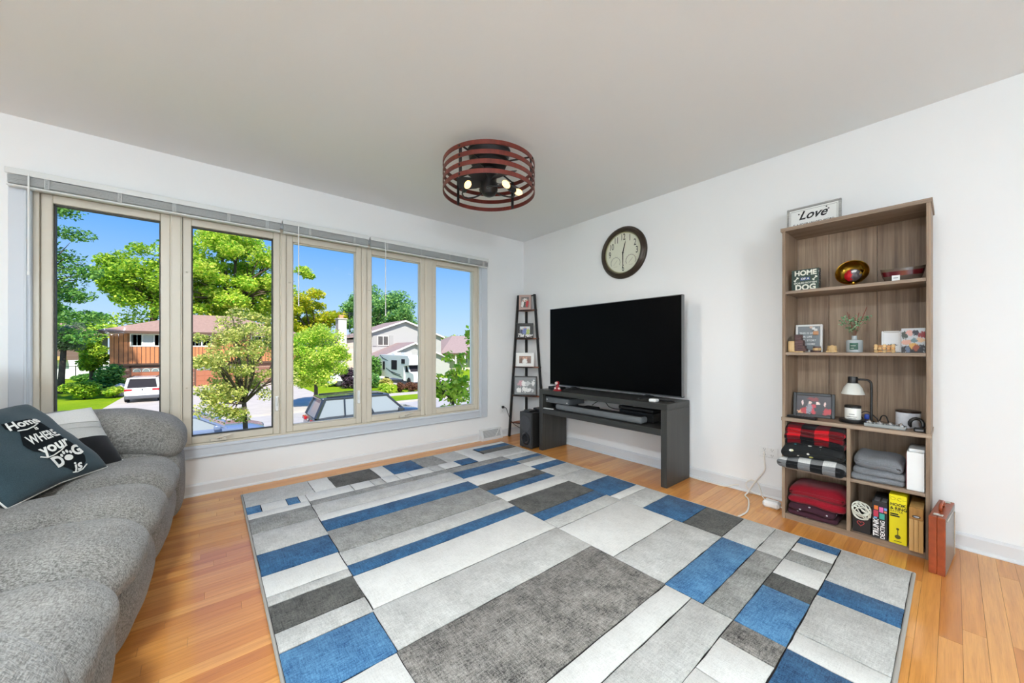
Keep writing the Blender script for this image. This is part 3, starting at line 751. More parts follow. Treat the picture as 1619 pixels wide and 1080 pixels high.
# dark map-shaped patch behind the words
st = [(u*.68, v*.74) for u, v in [(-.42, .97), (.36, .97), (.40, .70), (.48, .40), (.46, .05), (.56, -.25), (.58, -.55), (.50, -.72), (.40, -.80), (.30, -.95), (.12, -.93), (.02, -.80), (-.14, -.62), (-.22, -.40), (-.20, -.18), (-.42, .02), (-.50, .25), (-.40, .45), (-.30, .62), (-.44, .80)]]
g = G(); cen_ = (.1, .1)
V, F = onto(f, [(p[0], p[1], 0) for p in st]+[(.05, .1, 0)], [(i, (i+1) % len(st), len(st)) for i in range(len(st))], 1, 1, .10, -.26, 0, .0035)
G().add(V, F).build('map_patch', M_ink, t, smooth=0)
for txt, sz, bo, sh, sx_, cu, cv, rot in (('Home', .24, .007, .35, .95, .08, .36, .06), ('is', .11, .003, .2, 1.0, .13, .17, .1), ('WHERE', .25, .007, 0, .66, .14, -.03, .05), ('your', .31, .009, .35, .88, .10, -.29, .08), ('D', .30, .014, 0, .95, -.02, -.62, .12), ('G', .28, .014, 0, .95, .42, -.52, .12), ('is', .28, .008, .4, 1.0, .22, -.84, .12)):
    vs, fs = text_geo(txt, sz, bo, sh, sx_); V, F = onto(f, vs, fs, 1, 1, cu, cv, rot, .007)
    G().add(V, F).build('lettering', M_chalk, t, smooth=0)
def blob(cx_, cy_, rx, ry, n=14): return [(cx_, cy_, 0)]+[(cx_+rx*math.cos(6.2832*i/n), cy_+ry*math.sin(6.2832*i/n), 0) for i in range(n)], [(0, 1+i, 1+(i+1) % n) for i in range(n)]
g = G()
for b_ in ((.20, -.60, .085, .06), (.10, -.52, .026, .034), (.16, -.48, .026, .036), (.23, -.475, .026, .036), (.29, -.51, .026, .034)):
    vs, fs = blob(*b_); V, F = onto(f, vs, fs, 1, 1, 0, .0, .0, .007); g.add(V, F)
g.build('paw_print', M_chalk, t, smooth=0)
for pts in ([(-.12, .22), (.0, .19), (.14, .22), (.26, .27), (.22, .31)], [(-.24, -.42), (-.16, -.48), (-.02, -.47), (.16, -.42), (.28, -.36)], [(.12, -.93), (.22, -.95), (.32, -.93), (.42, -.86)]):
    q = [f(p[0], p[1], 1, .007) for p in pts]; G().tube(q, .0028, 6).build('flourish', M_chalk, t, smooth=180)
t2, f2 = pillow('throw_pillow', 'square cushion in white, pale grey and black bands against the sofa arm', Mp2, hw, hh, .065, [M_cream, M_dove, M_blackcl], lambda v, s: 2 if v < .47 else (1 if v < .62 else 0), M_cream)
g = G()
for v in (.22, .40): g.tube([f2(-.96+1.92*i/12, v, 1, .002) for i in range(13)], .0022, 6)
g.build('stitched_band', M_dove, t2, smooth=180)
# ================================================================== TV wall
M_black = mat('black_metal', rgb(22, 22, 23), .45); M_gun = mat('gunmetal', rgb(52, 52, 53), .4, metal=.6)
M_espresso = woodmat('black_brown_veneer', rgb(40, 40, 38), rgb(60, 60, 57), 'x', .42)
M_espv = woodmat('black_brown_veneer_side', rgb(44, 44, 42), rgb(66, 65, 61), 'z', .42)
CX0, CX1, CY0, CY1, CZ = .722, 2.128, -.42, -.045, .643
t = thing('console_table', 'long black-brown console table holding the television', 'table', ((CX0+CX1)/2, -.22, 0))
G().box(CX0, CX1, CY0, CY1, .595, CZ, .0025).build('tabletop', M_espresso, t)
G().box(CX0, CX0+.05, CY0, CY1, 0, .595, .0025).build('side_panel', M_espv, t); G().box(CX1-.05, CX1, CY0, CY1, 0, .595, .0025).build('side_panel', M_espv, t)
G().box(CX0+.05, CX1-.05, CY0, CY1, .394, .444, .0025).build('shelf', M_espresso, t)
# television
t = thing('television', 'large flat television with a black screen standing on the console', 'television', (1.40, -.2, CZ))
M_scr = mat('black_screen', rgb(3, 3, 4), .35, spec=.06)
G().box(.662, 2.133, -.188, -.150, .676, 1.506, .004).build('back_shell', M_blackpl, t)
G().box(.80, 2.0, -.152, -.105, .70, 1.20, .02).build('rear_housing', M_blackpl, t)
G().box(.666, 2.129, -.1905, -.186, .684, 1.502, .001).build('screen', M_scr, t)
M_alu = mat('dark_aluminium', rgb(120, 120, 122), .3, metal=.9)
g = G(); g.box(.660, .664, -.1915, -.150, .674, 1.508); g.box(2.131, 2.135, -.1915, -.150, .674, 1.508); g.box(.660, 2.135, -.1915, -.150, 1.504, 1.508); g.box(.660, 2.135, -.1915, -.150, .674, .682)
g.build('bezel', M_alu, t)
for xf in (.98, 1.82):
    g = G().tube([(xf, -.17, .70), (xf, -.17, .668), (xf, -.25, .652), (xf, -.315, .647)], [.010, .010, .008, .006], 8)
    g.tube([(xf, -.17, .668), (xf, -.11, .652), (xf, -.075, .648)], [.010, .008, .006], 8); g.box(xf-.012, xf+.012, -.32, -.07, .643, .6495, .002)
    g.build('foot', M_alu, t)
# items on the console
t = thing('streaming_box', 'flat black media box on the console behind the little figurine', 'electronics', (.86, -.30, CZ))
G().box(.765, .935, -.330, -.235, CZ, .672, .006).build('case', M_blackpl, t)
G().box(.775, .925, -.331, -.3295, .650, .653).build('seam', M_gun, t)
t = thing('figurine', 'small red and white figurine on the console corner', 'figurine', (.955, -.385, CZ))
M_red = mat('figurine_red', rgb(150, 34, 42), .35); M_pink = mat('figurine_pale', rgb(232, 208, 204), .35)
G().lathe([(.0001, 0), (.044, 0), (.046, .006), (.036, .014), (.02, .018)], 20, (.955, -.385, CZ)).build('base', M_red, t)
G().soft(.938, .972, -.402, -.368, CZ+.014, CZ+.062, .016, 8).build('body', M_red, t, smooth=180)
G().soft(.936, .976, -.404, -.366, CZ+.056, CZ+.098, .019, 8).build('head', M_red, t, smooth=180)
g = G(); g.soft(.940, .972, -.412, -.395, CZ+.064, CZ+.090, .008, 6); g.soft(.918, .944, -.402, -.376, CZ+.012, CZ+.036, .011, 6); g.soft(.968, .994, -.402, -.376, CZ+.012, CZ+.036, .011, 6)
g.build('face_and_paws', M_pink, t, smooth=180)
t = thing('charger_box', 'small glossy white box lying on the console end', 'box', (1.985, -.355, CZ))
G().box(1.955, 2.015, -.385, -.325, CZ, CZ+.024, .006).build('body', M_white, t); G().box(1.962, 2.008, -.3865, -.385, CZ+.005, CZ+.019).build('end_face', M_white, t)
def remote(name, label, M, l_, w_, h_, m1, m2, n=(3, 8), group=None):
    t = thing(name, label, 'remote', M @ Vector((0, 0, 0)), group)
    G().box(-l_/2, l_/2, -w_/2, w_/2, 0, h_, .005, 0, M).build('case', m1, t)
    g = G()
    for i in range(n[1]):
        for j in range(n[0]):
            u = -l_*.42+l_*.75*i/(n[1]-1); v = -w_*.28+w_*.56*j/(n[0]-1); g.box(u-.0035, u+.0035, v-.003, v+.003, h_, h_+.0015, .0008, 0, M)
    tag(g.build('buttons', m2, t), kind='stuff'); return t
M_btn = mat('grey_buttons', rgb(120, 120, 124), .5)
remote('remote_control', 'slim black remote control lying behind the white box on the console', Matrix.Translation((2.046, -.262, CZ)) @ Matrix.Rotation(.10, 4, 'Z'), .14, .042, .016, M_blackpl, M_btn)
# media gear on the lower shelf
SZ = .444
t = thing('receiver_box', 'slim dark grey set-top box with a small logo on a riser', 'electronics', (.92, -.30, SZ))
G().box(.785, 1.02, -.278, -.135, SZ, .507, .003).build('riser', mat('riser_black', rgb(12, 12, 13), .5), t)
G().box(.776, 1.095, -.375, -.13, .507, .569, .005).build('case', mat('receiver_grey', rgb(78, 80, 82), .4), t)
g = G().box(.782, 1.089, -.3765, -.3745, .512, .564, .001); g.build('front_plate', mat('receiver_front', rgb(92, 95, 97), .35), t)
g = G().lathe([(.0001, 0), (.005, 0), (.005, .0012), (.0001, .0012)], 12, (0, 0, 0), 0, frame_M((1.075, -.3765, .528), (1, 0, 0), (0, 0, 1))); g.box(.790, .806, -.3776, -.3764, .536, .544); g.build('logo_mark', M_white, t)
t = thing('soundbar', 'long grey soundbar on the console shelf', 'speaker', (1.40, -.34, SZ))
G().soft(.92, 1.895, -.385, -.285, SZ+.004, .506, .022, 10).build('grille', fabricmat('speaker_mesh', rgb(84, 87, 88), rgb(116, 119, 120), 2400, bmp=.3), t, smooth=60)
G().box(.935, 1.88, -.372, -.284, .503, .508, .002).build('top_plate', M_blackpl, t)
for xf in (1.0, 1.80): G().box(xf-.03, xf+.03, -.36, -.30, SZ, SZ+.006).build('foot', M_blackpl, t)
t = thing('game_console', 'flat black game console behind the soundbar', 'electronics', (1.78, -.17, SZ))
G().box(1.60, 1.93, -.265, -.08, SZ, .528, .006).build('lower_case', M_blackpl, t); G().box(1.595, 1.935, -.27, -.075, .532, .560, .006).build('upper_case', M_blackpl, t)
G().box(1.69, 1.80, -.20, -.15, .5595, .5615).build('light_panel', mat('console_panel', rgb(46, 56, 82), .3), t)
tag(G().box(1.14, 1.30, -.25, -.13, SZ, SZ+.05, .012).build('router_box', M_blackpl), 'small black router box behind the soundbar', 'electronics')
g = G().add([(.775, -.41, SZ+.001), (.86, -.41, SZ+.001), (.90, -.385, SZ+.001), (.775, -.385, SZ+.001), (.775, -.41, SZ+.006), (.86, -.41, SZ+.006), (.90, -.385, SZ+.006), (.775, -.385, SZ+.006)], [(3,2,1,0), (4,5,6,7), (0,1,5,4), (1,2,6,5), (2,3,7,6), (3,0,4,7)])
tag(g.build('paper_slip', M_white), 'folded white paper slip at the end of the console shelf', 'paper')
def cable(name, label, pts, r, m, n=8):
    q = []
    N = len(pts)*5
    for i in range(N+1): q.append(cr_spline([tuple(p) for p in pts], i/N))
    return tag(G().tube(q, r, 6).build(name, m, smooth=180), label, 'cable')
cable('power_cable', 'thin black cable looping behind the soundbar', [(1.20, -.14, .50), (1.26, -.12, .545), (1.32, -.10, .55), (1.38, -.10, .50), (1.48, -.085, .49), (1.57, -.064, .52), (1.63, -.064, .545)], .0035, M_black)
cable('power_cable', 'black cable hanging below the console shelf', [(.86, -.03, .46), (.86, -.03, .385), (.90, -.033, .33), (.97, -.033, .31), (1.04, -.033, .345), (1.09, -.033, .385), (1.10, -.03, .44)], .0035, M_black)
cable('power_cable', 'black cable drooping under the console beside its left leg', [(.80, -.018, .46), (.80, -.018, .36), (.85, -.018, .33), (.92, -.018, .345), (.96, -.018, .385), (.97, -.018, .44)], .003, M_black)
# subwoofer
t = thing('subwoofer', 'black box subwoofer with a round port beside the console', 'speaker', (.585, -.32, 0))
sx0, sx1, sy0, sy1, sz1 = .490, .672, -.492, -.14, .385
M_subf = mat('subwoofer_front', rgb(52, 53, 54), .45, bmp=.1, bscale=500); M_subs = woodmat('subwoofer_side', rgb(22, 22, 21), rgb(34, 33, 31), 'z', .5)
G().box(sx0, sx1, sy0+.018, sy1, .01, sz1, .004).build('cabinet', M_subs, t)
g = G().box(sx0, sx1, sy0, sy0+.018, .01, sz1, .004); g.build('front_baffle', M_subf, t)
Mf = frame_M(((sx0+sx1)/2, sy0, .265), (1, 0, 0), (0, 0, 1))
G().lathe([(.083, 0), (.082, .004), (.060, .006), (.03, .0045), (.0001, .004)], 36, (0, 0, 0), 0, Mf).build('driver_cover', mat('driver_mesh', rgb(66, 66, 68), .55), t)
Mf = frame_M(((sx0+sx1)/2+.01, sy0-.0005, .105), (1, 0, 0), (0, 0, 1))
G().lathe([(.068, 0), (.060, .0045), (.048, .004), (.040, .002), (.034, .0006)], 36, (0, 0, 0), 0, Mf, caps=False).build('port_flare', mat('port_gloss', rgb(34, 36, 40), .15), t)
G().lathe([(.0001, .0012), (.034, .0012)], 36, (0, 0, 0), 0, Mf).build('port', mat('port_dark', rgb(3, 3, 4), .8), t)
for (x, y) in ((sx0+.02, sy0+.03), (sx1-.02, sy0+.03), (sx0+.02, sy1-.02), (sx1-.02, sy1-.02)): G().lathe([(.012, 0), (.012, .011)], 12, (x, y, 0)).build('foot', M_blackpl, t)
t = thing('set_top_unit', 'flat black box lying on top of the subwoofer', 'electronics', (.60, -.30, sz1))
G().box(.565, .668, -.36, -.17, sz1, sz1+.034, .004).build('case', M_blackpl, t); G().box(.570, .663, -.35, -.18, sz1+.034, sz1+.0355).build('top_panel', M_gun, t)
t = thing('network_hub', 'thin grey hub lying on the front of the subwoofer', 'electronics', (.575, -.42, sz1))
G().box(.525, .620, -.462, -.375, sz1, sz1+.02, .004).build('case', M_gun, t); G().box(.535, .61, -.4632, -.4615, sz1+.006, sz1+.013).build('port_row', M_alu, t)
# ---- corner ladder shelf
M_rust = woodmat('rustic_shelf_wood', rgb(112, 62, 40), rgb(158, 92, 60), 'x', .5)
t = thing('ladder_shelf', 'tall black-framed corner ladder shelf with brown wooden shelves', 'shelf', (.16, -.16, 0))
LB, LT = Vector((.062, -.290, 0)), Vector((.062, -.142, 1.735)); RB, RT = Vector((.438, -.062, 0)), Vector((.268, -.062, 1.735))
def sq_leg(a, b, w_): 
    d = b-a; g = G(); vs = []
    for p in (a, b): vs += [(p.x-w_, p.y-w_, p.z), (p.x+w_, p.y-w_, p.z), (p.x+w_, p.y+w_, p.z), (p.x-w_, p.y+w_, p.z)]
    return g.add(vs, [(3,2,1,0), (4,5,6,7), (0,1,5,4), (1,2,6,5), (2,3,7,6), (3,0,4,7)])
for a, b in ((LB, LT), (RB, RT), (Vector((.096, -.040, 0)), Vector((.096, -.040, 1.735)))): sq_leg(a, b, .0115).build('leg', M_black, t)
shelfz = [1.548, 1.198, .852, .502, .175]
for z in shelfz:
    k = z/1.735; l_ = LB+(LT-LB)*k; r_ = RB+(RT-RB)*k
    a, b = Vector((l_.x+.012, l_.y)), Vector((r_.x, r_.y-.012))
    poly = [(a.x, a.y), (b.x, b.y), (b.x-.01, -.028), (.07, -.028), (a.x, -.06)]
    mid = ((a.x+b.x)/2+.012, (a.y+b.y)/2-.012)
    poly = [(a.x, a.y), mid, (b.x, b.y), (b.x, -.032), (.06, -.032), (a.x-.004, -.06)]
    G().prism(poly, z-.013, z, 'z').build('shelf_board', M_rust, t)
    g = G().tube([(l_.x, l_.y, z-.007), (mid[0]+.004, mid[1]-.004, z-.007), (r_.x, r_.y, z-.007)], .0055, 6); g.build('front_rail', M_black, t)
G().tube([LT-Vector((0, 0, .012)), Vector((.096, -.04, 1.723)), RT-Vector((0, 0, .012))], .008, 6).build('top_rail', M_black, t)
def picture(name, label, cx_, cy_, z, w_, h_, rz, tilt, fw, fm, pm_, matw=0.0, mm=None, depth=.018, cat='picture frame', group=None, glass=False):
    # rz: heading of the face normal measured from -Y toward +X; tilt leans it back
    M = Matrix.Translation((cx_, cy_, z)) @ Matrix.Rotation(rz, 4, 'Z') @ Matrix.Rotation(-tilt, 4, 'X')
    t = thing(name, label, cat, (cx_, cy_, z), group)
    for (u0, u1, v0, v1) in ((-w_/2, -w_/2+fw, 0, h_), (w_/2-fw, w_/2, 0, h_), (-w_/2+fw, w_/2-fw, 0, fw), (-w_/2+fw, w_/2-fw, h_-fw, h_)):
        G().box(u0, u1, -depth/2, depth/2, v0, v1, .0025, 0, M).build('frame_side', fm, t)
    G().box(-w_/2+.004, w_/2-.004, depth*.1, depth*.45, .004, h_-.004, 0, 0, M).build('backing', fm, t)
    if matw: G().box(-w_/2+fw, w_/2-fw, -depth*.2, depth*.1, fw, h_-fw, 0, 0, M).build('mat_board', mm, t)
    q = fw+matw
    G().box(-w_/2+q, w_/2-q, -depth*.3, -depth*.2, q, h_-q, 0, 0, M).build('photo', pm_, t, org=M @ Vector((0, 0, 0)))
    return t, M
skin, hair = rgb(206, 150, 122), rgb(40, 28, 22); wht = rgb(232, 230, 226); redc = rgb(188, 30, 38); navy = rgb(40, 50, 80)
ang = math.radians(40)     # faces into the room
M_pinkf = mat('rose_frame', rgb(188, 160, 150), .5); M_wf = mat('white_frame', rgb(236, 235, 231), .4); M_bf = mat('black_frame', rgb(20, 20, 21), .4)
picture('picture_frame', 'rose-brown photo frame on the topmost ladder shelf', .165, -.125, 1.548, .150, .185, ang, .10, .016, M_pinkf, printmat('photo_family', rgb(120, 112, 108), [(.5, .62, .34, .26, wht), (.25, .35, .17, .3, wht), (.5, .35, .10, .3, rgb(40, 60, 44)), (.78, .4, .17, .32, redc), (.3, .62, .08, .08, skin), (.55, .66, .08, .08, skin), (.78, .7, .08, .08, skin)]), .012, M_pinkf)
tf, Mq = picture('picture_frame', 'black photo frame with white script on the second ladder shelf', .180, -.140, 1.198, .205, .185, ang, .10, .022, M_bf, printmat('photo_group', rgb(196, 204, 204), [(.5, .1, .6, .3, rgb(96, 112, 84)), (.2, .4, .16, .32, navy), (.5, .45, .2, .4, rgb(86, 100, 160)), (.8, .4, .16, .34, rgb(150, 168, 80)), (.5, .85, .07, .08, skin), (.24, .72, .06, .07, skin), (.78, .74, .06, .07, skin)]), .018, M_bf)
put_text('script_lettering', 'The gang', .055, Mq @ Matrix.Translation((0, -.012, .034)) @ Matrix.Rotation(math.pi/2, 4, 'X'), M_white, tf, .0014, .35, .92)
picture('picture_frame', 'wide white photo frame on the third ladder shelf', .195, -.150, .852, .225, .170, ang, .10, .012, M_wf, printmat('photo_couple', rgb(120, 92, 76), [(.5, .75, .6, .3, rgb(150, 110, 86)), (.3, .4, .2, .4, rgb(104, 70, 52)), (.7, .4, .2, .4, rgb(120, 78, 60)), (.5, .3, .18, .4, wht), (.35, .7, .08, .12, skin), (.6, .7, .08, .12, skin)]), .028, M_wf)
picture('picture_frame', 'large black frame with a pale group photo on the fourth ladder shelf', .212, -.165, .502, .285, .235, ang, .08, .014, M_bf, printmat('photo_silver', rgb(128, 130, 130), [(.3, .65, .16, .16, rgb(196, 150, 156)), (.45, .62, .12, .16, wht), (.62, .64, .12, .12, rgb(196, 196, 194)), (.85, .66, .07, .18, wht), (.25, .25, .1, .14, wht), (.5, .28, .14, .16, wht), (.7, .28, .1, .1, wht), (.86, .22, .05, .1, rgb(200, 200, 198))]))
tag(G().lathe([(.032, 0), (.034, .02), (.034, .10), (.020, .125), (.014, .13), (.014, .16), (.018, .165), (.0001, .17)], 20, (.235, -.19, .175)).build('lotion_bottle', mat('frosted_white', rgb(228, 230, 230), .3)), 'white pump bottle on the lowest ladder shelf', 'bottle')
tag(G().lathe([(.024, 0), (.026, .01), (.026, .075), (.012, .09), (.012, .115), (.0001, .118)], 18, (.285, -.145, .175)).build('spray_bottle', glassmat('clear_plastic', (.9, .92, .93, 1), 2.0)), 'small clear bottle on the lowest ladder shelf', 'bottle')
tag(G().box(.145, .185, -.165, -.12, .175, .315, .004).build('white_carton', mat('carton_white', rgb(224, 225, 226), .5)), 'narrow white carton on the lowest ladder shelf', 'box')
t = thing('power_plug', 'black plug with its cable in the outlet by the ladder shelf', 'cable', (.02, -.355, .31))
G().box(.0085, .035, -.37, -.34, .345, .372, .004).build('plug', M_blackpl, t)
q = [cr_spline([(.032, -.35, .356), (.06, -.335, .345), (.09, -.315, .25), (.14, -.295, .175), (.22, -.265, .13), (.33, -.26, .10), (.42, -.28, .06)], i/30) for i in range(31)]
G().tube(q, .0042, 6).build('cord', M_black, t, smooth=180)
# ---- wall clock
cx_, cz_ = 1.475, 2.003
Mc = frame_M((cx_, 0, cz_), (1, 0, 0), (0, 0, 1))      # local z points into the room (-Y)
t = thing('wall_clock', 'round dark bronze wall clock with cream dial and two small gauges', 'clock', (cx_, -.02, cz_))
M_bronze = mat('bronze_rim', rgb(62, 50, 40), .35, metal=.35, var=.2); M_dial = mat('clock_dial', rgb(226, 226, 206), .5); M_ink2 = mat('clock_ink', rgb(52, 52, 46), .6)
G().lathe([(.250, 0), (.252, .016), (.247, .026), (.240, .030), (.236, .040), (.226, .047), (.214, .050), (.206, .046), (.203, .036), (.200, .030), (.198, .018), (.198, 0)], 64, (0, 0, 0), 0, Mc, close=True).build('rim', M_bronze, t)
G().lathe([(.199, .016), (.200, .022), (.194, .024), (.190, .018), (.199, .012)], 64, (0, 0, 0), 0, Mc, close=True).build('inner_ring', mat('clock_inner_ring', rgb(176, 174, 134), .35, metal=.3), t)
G().lathe([(.0001, .014), (.199, .014)], 64, (0, 0, 0), 0, Mc).build('dial', M_dial, t)
for h_ in (12, 1, 2, 3, 6, 9, 10, 11):
    a = math.radians(90-30*h_); r_ = .150
    put_text('numeral', str(h_), .088, Mc @ Matrix.Translation((r_*math.cos(a), r_*math.sin(a), .0150)), M_ink2, t, .0007, 0, .62)
M_faint = mat('gauge_ink', rgb(150, 148, 132), .6)
for (gx, gz, m_) in ((-.085, -.085, M_faint), (.085, -.085, mat('gauge_band', rgb(142, 124, 116), .6))):
    g = G()
    arc = [(gx+.052*math.cos(math.radians(a)), gz+.052*math.sin(math.radians(a)), .0155) for a in range(-30, 211, 12)]
    g.tube([Mc @ Vector(p) for p in arc], .0022, 5)
    for a in range(-30, 211, 24):
        ca, sa = math.cos(math.radians(a)), math.sin(math.radians(a)); g.tube([Mc @ Vector((gx+.060*ca, gz+.060*sa, .015)), Mc @ Vector((gx+.064*ca, gz+.064*sa, .015))], .0012, 4)
    g.tube([Mc @ Vector((gx-.022, gz-.022, .016)), Mc @ Vector((gx+.022, gz+.022, .016))], .001, 4); g.tube([Mc @ Vector((gx-.022, gz-.040, .015)), Mc @ Vector((gx+.022, gz-.040, .015))], .001, 4)
    g.build('gauge', m_, t)
def hand(name, ang_, l_, w_):
    a = math.radians(90-ang_); d = Vector((math.cos(a), math.sin(a), 0)); n_ = Vector((-d.y, d.x, 0)); g = G()
    pts = [(-.018, .4), (0, .9), (l_*.35, 1.0), (l_*.8, .55), (l_, .08)]
    vs = []
    for z in (.018, .0195):
        for k, (s_, w2) in enumerate(pts): vs += [Mc @ (d*s_+n_*w_*w2+Vector((0, 0, z))), Mc @ (d*s_-n_*w_*w2+Vector((0, 0, z)))]
    n = len(pts)*2; fs = []
    for k in range(len(pts)-1):
        i = 2*k; fs += [(n+i, n+i+1, n+i+3, n+i+2), (i, i+2, i+3, i+1), (i, n+i, n+i+2, i+2), (i+1, i+3, n+i+3, n+i+1)]
    g.add(vs, fs).build(name, M_ink2, t)
hand('minute_hand', 180, .150, .0045); hand('hour_hand', 15, .115, .0055)
G().lathe([(.008, .016), (.008, .022), (.0001, .023)], 16, (0, 0, 0), 0, Mc).build('hub', M_ink2, t)
# ---- fan light on the ceiling
FX, FY, FR = 1.462, -1.612, .318
t = thing('fan_light', 'round caged ceiling fan light with four red-brown bands and glowing bulbs', 'ceiling light', (FX, FY, 2.14))
M_band = woodmat('red_brown_band', rgb(92, 34, 26), rgb(128, 52, 40), 'z', .38)
bz = [2.335, 2.276, 2.217, 2.158]
for z in bz: G().lathe([(FR, -.0135), (FR, .0135), (FR-.006, .0135), (FR-.006, -.0135)], 72, (FX, FY, z), close=True).build('band', M_band, t)
Rv = Vector((.6376, .7704, 0)); Fv = Vector((-.7704, .6376, 0)); C0 = Vector((FX, FY, 0))
def fp(r_, a, z): return C0+(Rv*math.cos(a)+Fv*math.sin(a))*r_+Vector((0, 0, z))
sa_ = [math.radians(q) for q in (-122, -22, 58, 142)]
for a in sa_:
    p = fp(FR-.010, a, 0); d = (Rv*math.cos(a)+Fv*math.sin(a)); n_ = Vector((-d.y, d.x, 0)); M = frame_M(p, n_, (0, 0, 1))
    G().box(-.010, .010, 2.145, 2.350, -.004, .004, .001, 0, M).build('strap', M_black, t)
    g = G()
    for z in bz: g.lathe([(.007, 0), (.007, .004), (.0001, .007)], 10, (0, 0, 0), 0, frame_M(fp(FR, a, z), n_, (0, 0, 1)))
    for z in bz: g.lathe([(.007, 0), (.007, .004), (.0001, .007)], 10, (0, 0, 0), 0, frame_M(fp(FR-.014, a, z), -n_, (0, 0, 1)))
    g.build('rivet', M_black, t)
    G().tube([fp(FR-.012, a, 2.345), fp(.11, a, 2.350)], .006, 6).build('spoke', M_black, t)
M_motor = mat('fan_motor_black', rgb(40, 40, 41), .4, metal=.4)
G().lathe([(.150, .300-.0), (.150, .2905), (.142, .285), (.135, .230), (.118, .216), (.118, .200), (.10, .190), (.0001, .188)], 40, (FX, FY, 2.14)).build('motor_housing', M_motor, t)
G().lathe([(.055, .19), (.052, .10), (.060, .085), (.060, .045), (.045, .015), (.020, .002), (.0001, 0)], 28, (FX, FY, 2.128)).build('light_hub', M_motor, t)
M_blade = mat('fan_blade', rgb(48, 48, 50), .35)
for k in range(5):
    a = math.radians(20+72*k); vs = []
    for (r_, hw_, sw) in ((.05, .022, 0), (.11, .048, .01), (.17, .058, .035), (.225, .040, .06)):
        for s_ in (-1, 1):
            aa = a+sw/r_*.6; dd = (Rv*math.cos(aa)+Fv*math.sin(aa)); nn = Vector((-dd.y, dd.x, 0))
            vs.append(C0+dd*r_+nn*s_*hw_+Vector((0, 0, 2.232+s_*.016)))
    n = len(vs); vs += [v+Vector((0, 0, .004)) for v in vs]; fs = []
    for i in range(3):
        q = 2*i; fs += [(q, q+1, q+3, q+2), (n+q, n+q+2, n+q+3, n+q+1), (q, q+2, n+q+2, n+q), (q+1, n+q+1, n+q+3, q+3)]
    fs += [(0, n, n+1, 1), (n-2, n-1, 2*n-1, 2*n-2)]
    G().add(vs, fs).build('fan_blade', M_blade, t, smooth=30)
M_bulb = mat('bulb_glow', (1, .60, .25, 1), .3, emis=2.4)
for (a0, da) in ((-100, 62), (150, 58), (20, -50)):
    pts = [fp(r_, math.radians(a0+k), z) for r_, k, z in ((.05, 0, 2.165), (.11, .1*da, 2.145), (.165, .35*da, 2.130), (.185, .7*da, 2.132), (.185, da, 2.135))]
    q = [cr_spline([tuple(p) for p in pts], i/16) for i in range(17)]
    G().tube(q, .0055, 8).build('lamp_arm', M_gun, t, smooth=180)
    p0 = Vector(q[-1]); dv = (p0-Vector(q[-3])).normalized(); upv = Vector((0, 0, 1)); Mb = frame_M(p0, upv.cross(dv), upv-dv*upv.dot(dv))
    ez = dv; ex_ = ez.orthogonal().normalized(); Mb = frame_M(p0, ex_, ez.cross(ex_))
    G().lathe([(.008, -.002), (.017, 0), (.018, .045), (.015, .050)], 16, (0, 0, 0), 0, Mb).build('socket', M_motor, t)
    b_ = G().lathe([(.011, .048), (.016, .058), (.021, .078), (.020, .098), (.012, .115), (.0001, .121)], 18, (0, 0, 0), 0, Mb).build('bulb', M_bulb, t, smooth=180)
    ld = bpy.data.lights.new('bulb_light', 'SPOT'); ld.energy = BULB_W; ld.color = (1, .88, .74); ld.shadow_soft_size = .03; ld.spot_size = math.radians(168); ld.spot_blend = .5
    lo = bpy.data.objects.new('bulb_light', ld); COL.objects.link(lo); lo.parent = t; lo.location = p0+dv*.085+Vector((0, 0, -.03))-WL[t.name]
# ---- white cords and adapter by the outlet
M_cord = mat('white_cord', rgb(232, 226, 216), .5)
cable('extension_cord', 'white cord looping from the outlet down to the rug', [(2.648, -.012, .325), (2.655, -.035, .27), (2.660, -.040, .20), (2.62, -.035, .13), (2.585, -.040, .07), (2.56, -.06, .015), (2.56, -.12, .006), (2.60, -.18, .006), (2.64, -.30, .006), (2.665, -.42, .006), (2.655, -.53, .007)], .0052, M_cord)
cable('power_cable', 'thin white cord lying along the baseboard from the console', [(2.12, -.035, .006), (2.20, -.045, .006), (2.30, -.045, .005), (2.40, -.042, .006), (2.45, -.035, .03), (2.49, -.033, .045)], .0038, M_cord)
cable('power_cable', 'small loop of white cord leaning on the baseboard', [(2.625, -.033, .008), (2.575, -.033, .012), (2.548, -.028, .030), (2.535, -.0195, .065), (2.57, -.0195, .098), (2.61, -.0195, .085), (2.628, -.024, .045), (2.640, -.036, .012), (2.665, -.075, .005), (2.70, -.125, .006), (2.725, -.157, .012)], .0038, M_cord)
t = thing('power_adapter', 'white power adapter on the floor beside the bookcase', 'adapter', (2.742, -.19, 0))
G().box(2.695, 2.790, -.225, -.155, .001, .046, .012).build('case', M_white, t)
G().tube([(2.79, -.19, .02), (2.805, -.195, .016), (2.822, -.19, .010)], .004, 6).build('cord', M_cord, t)
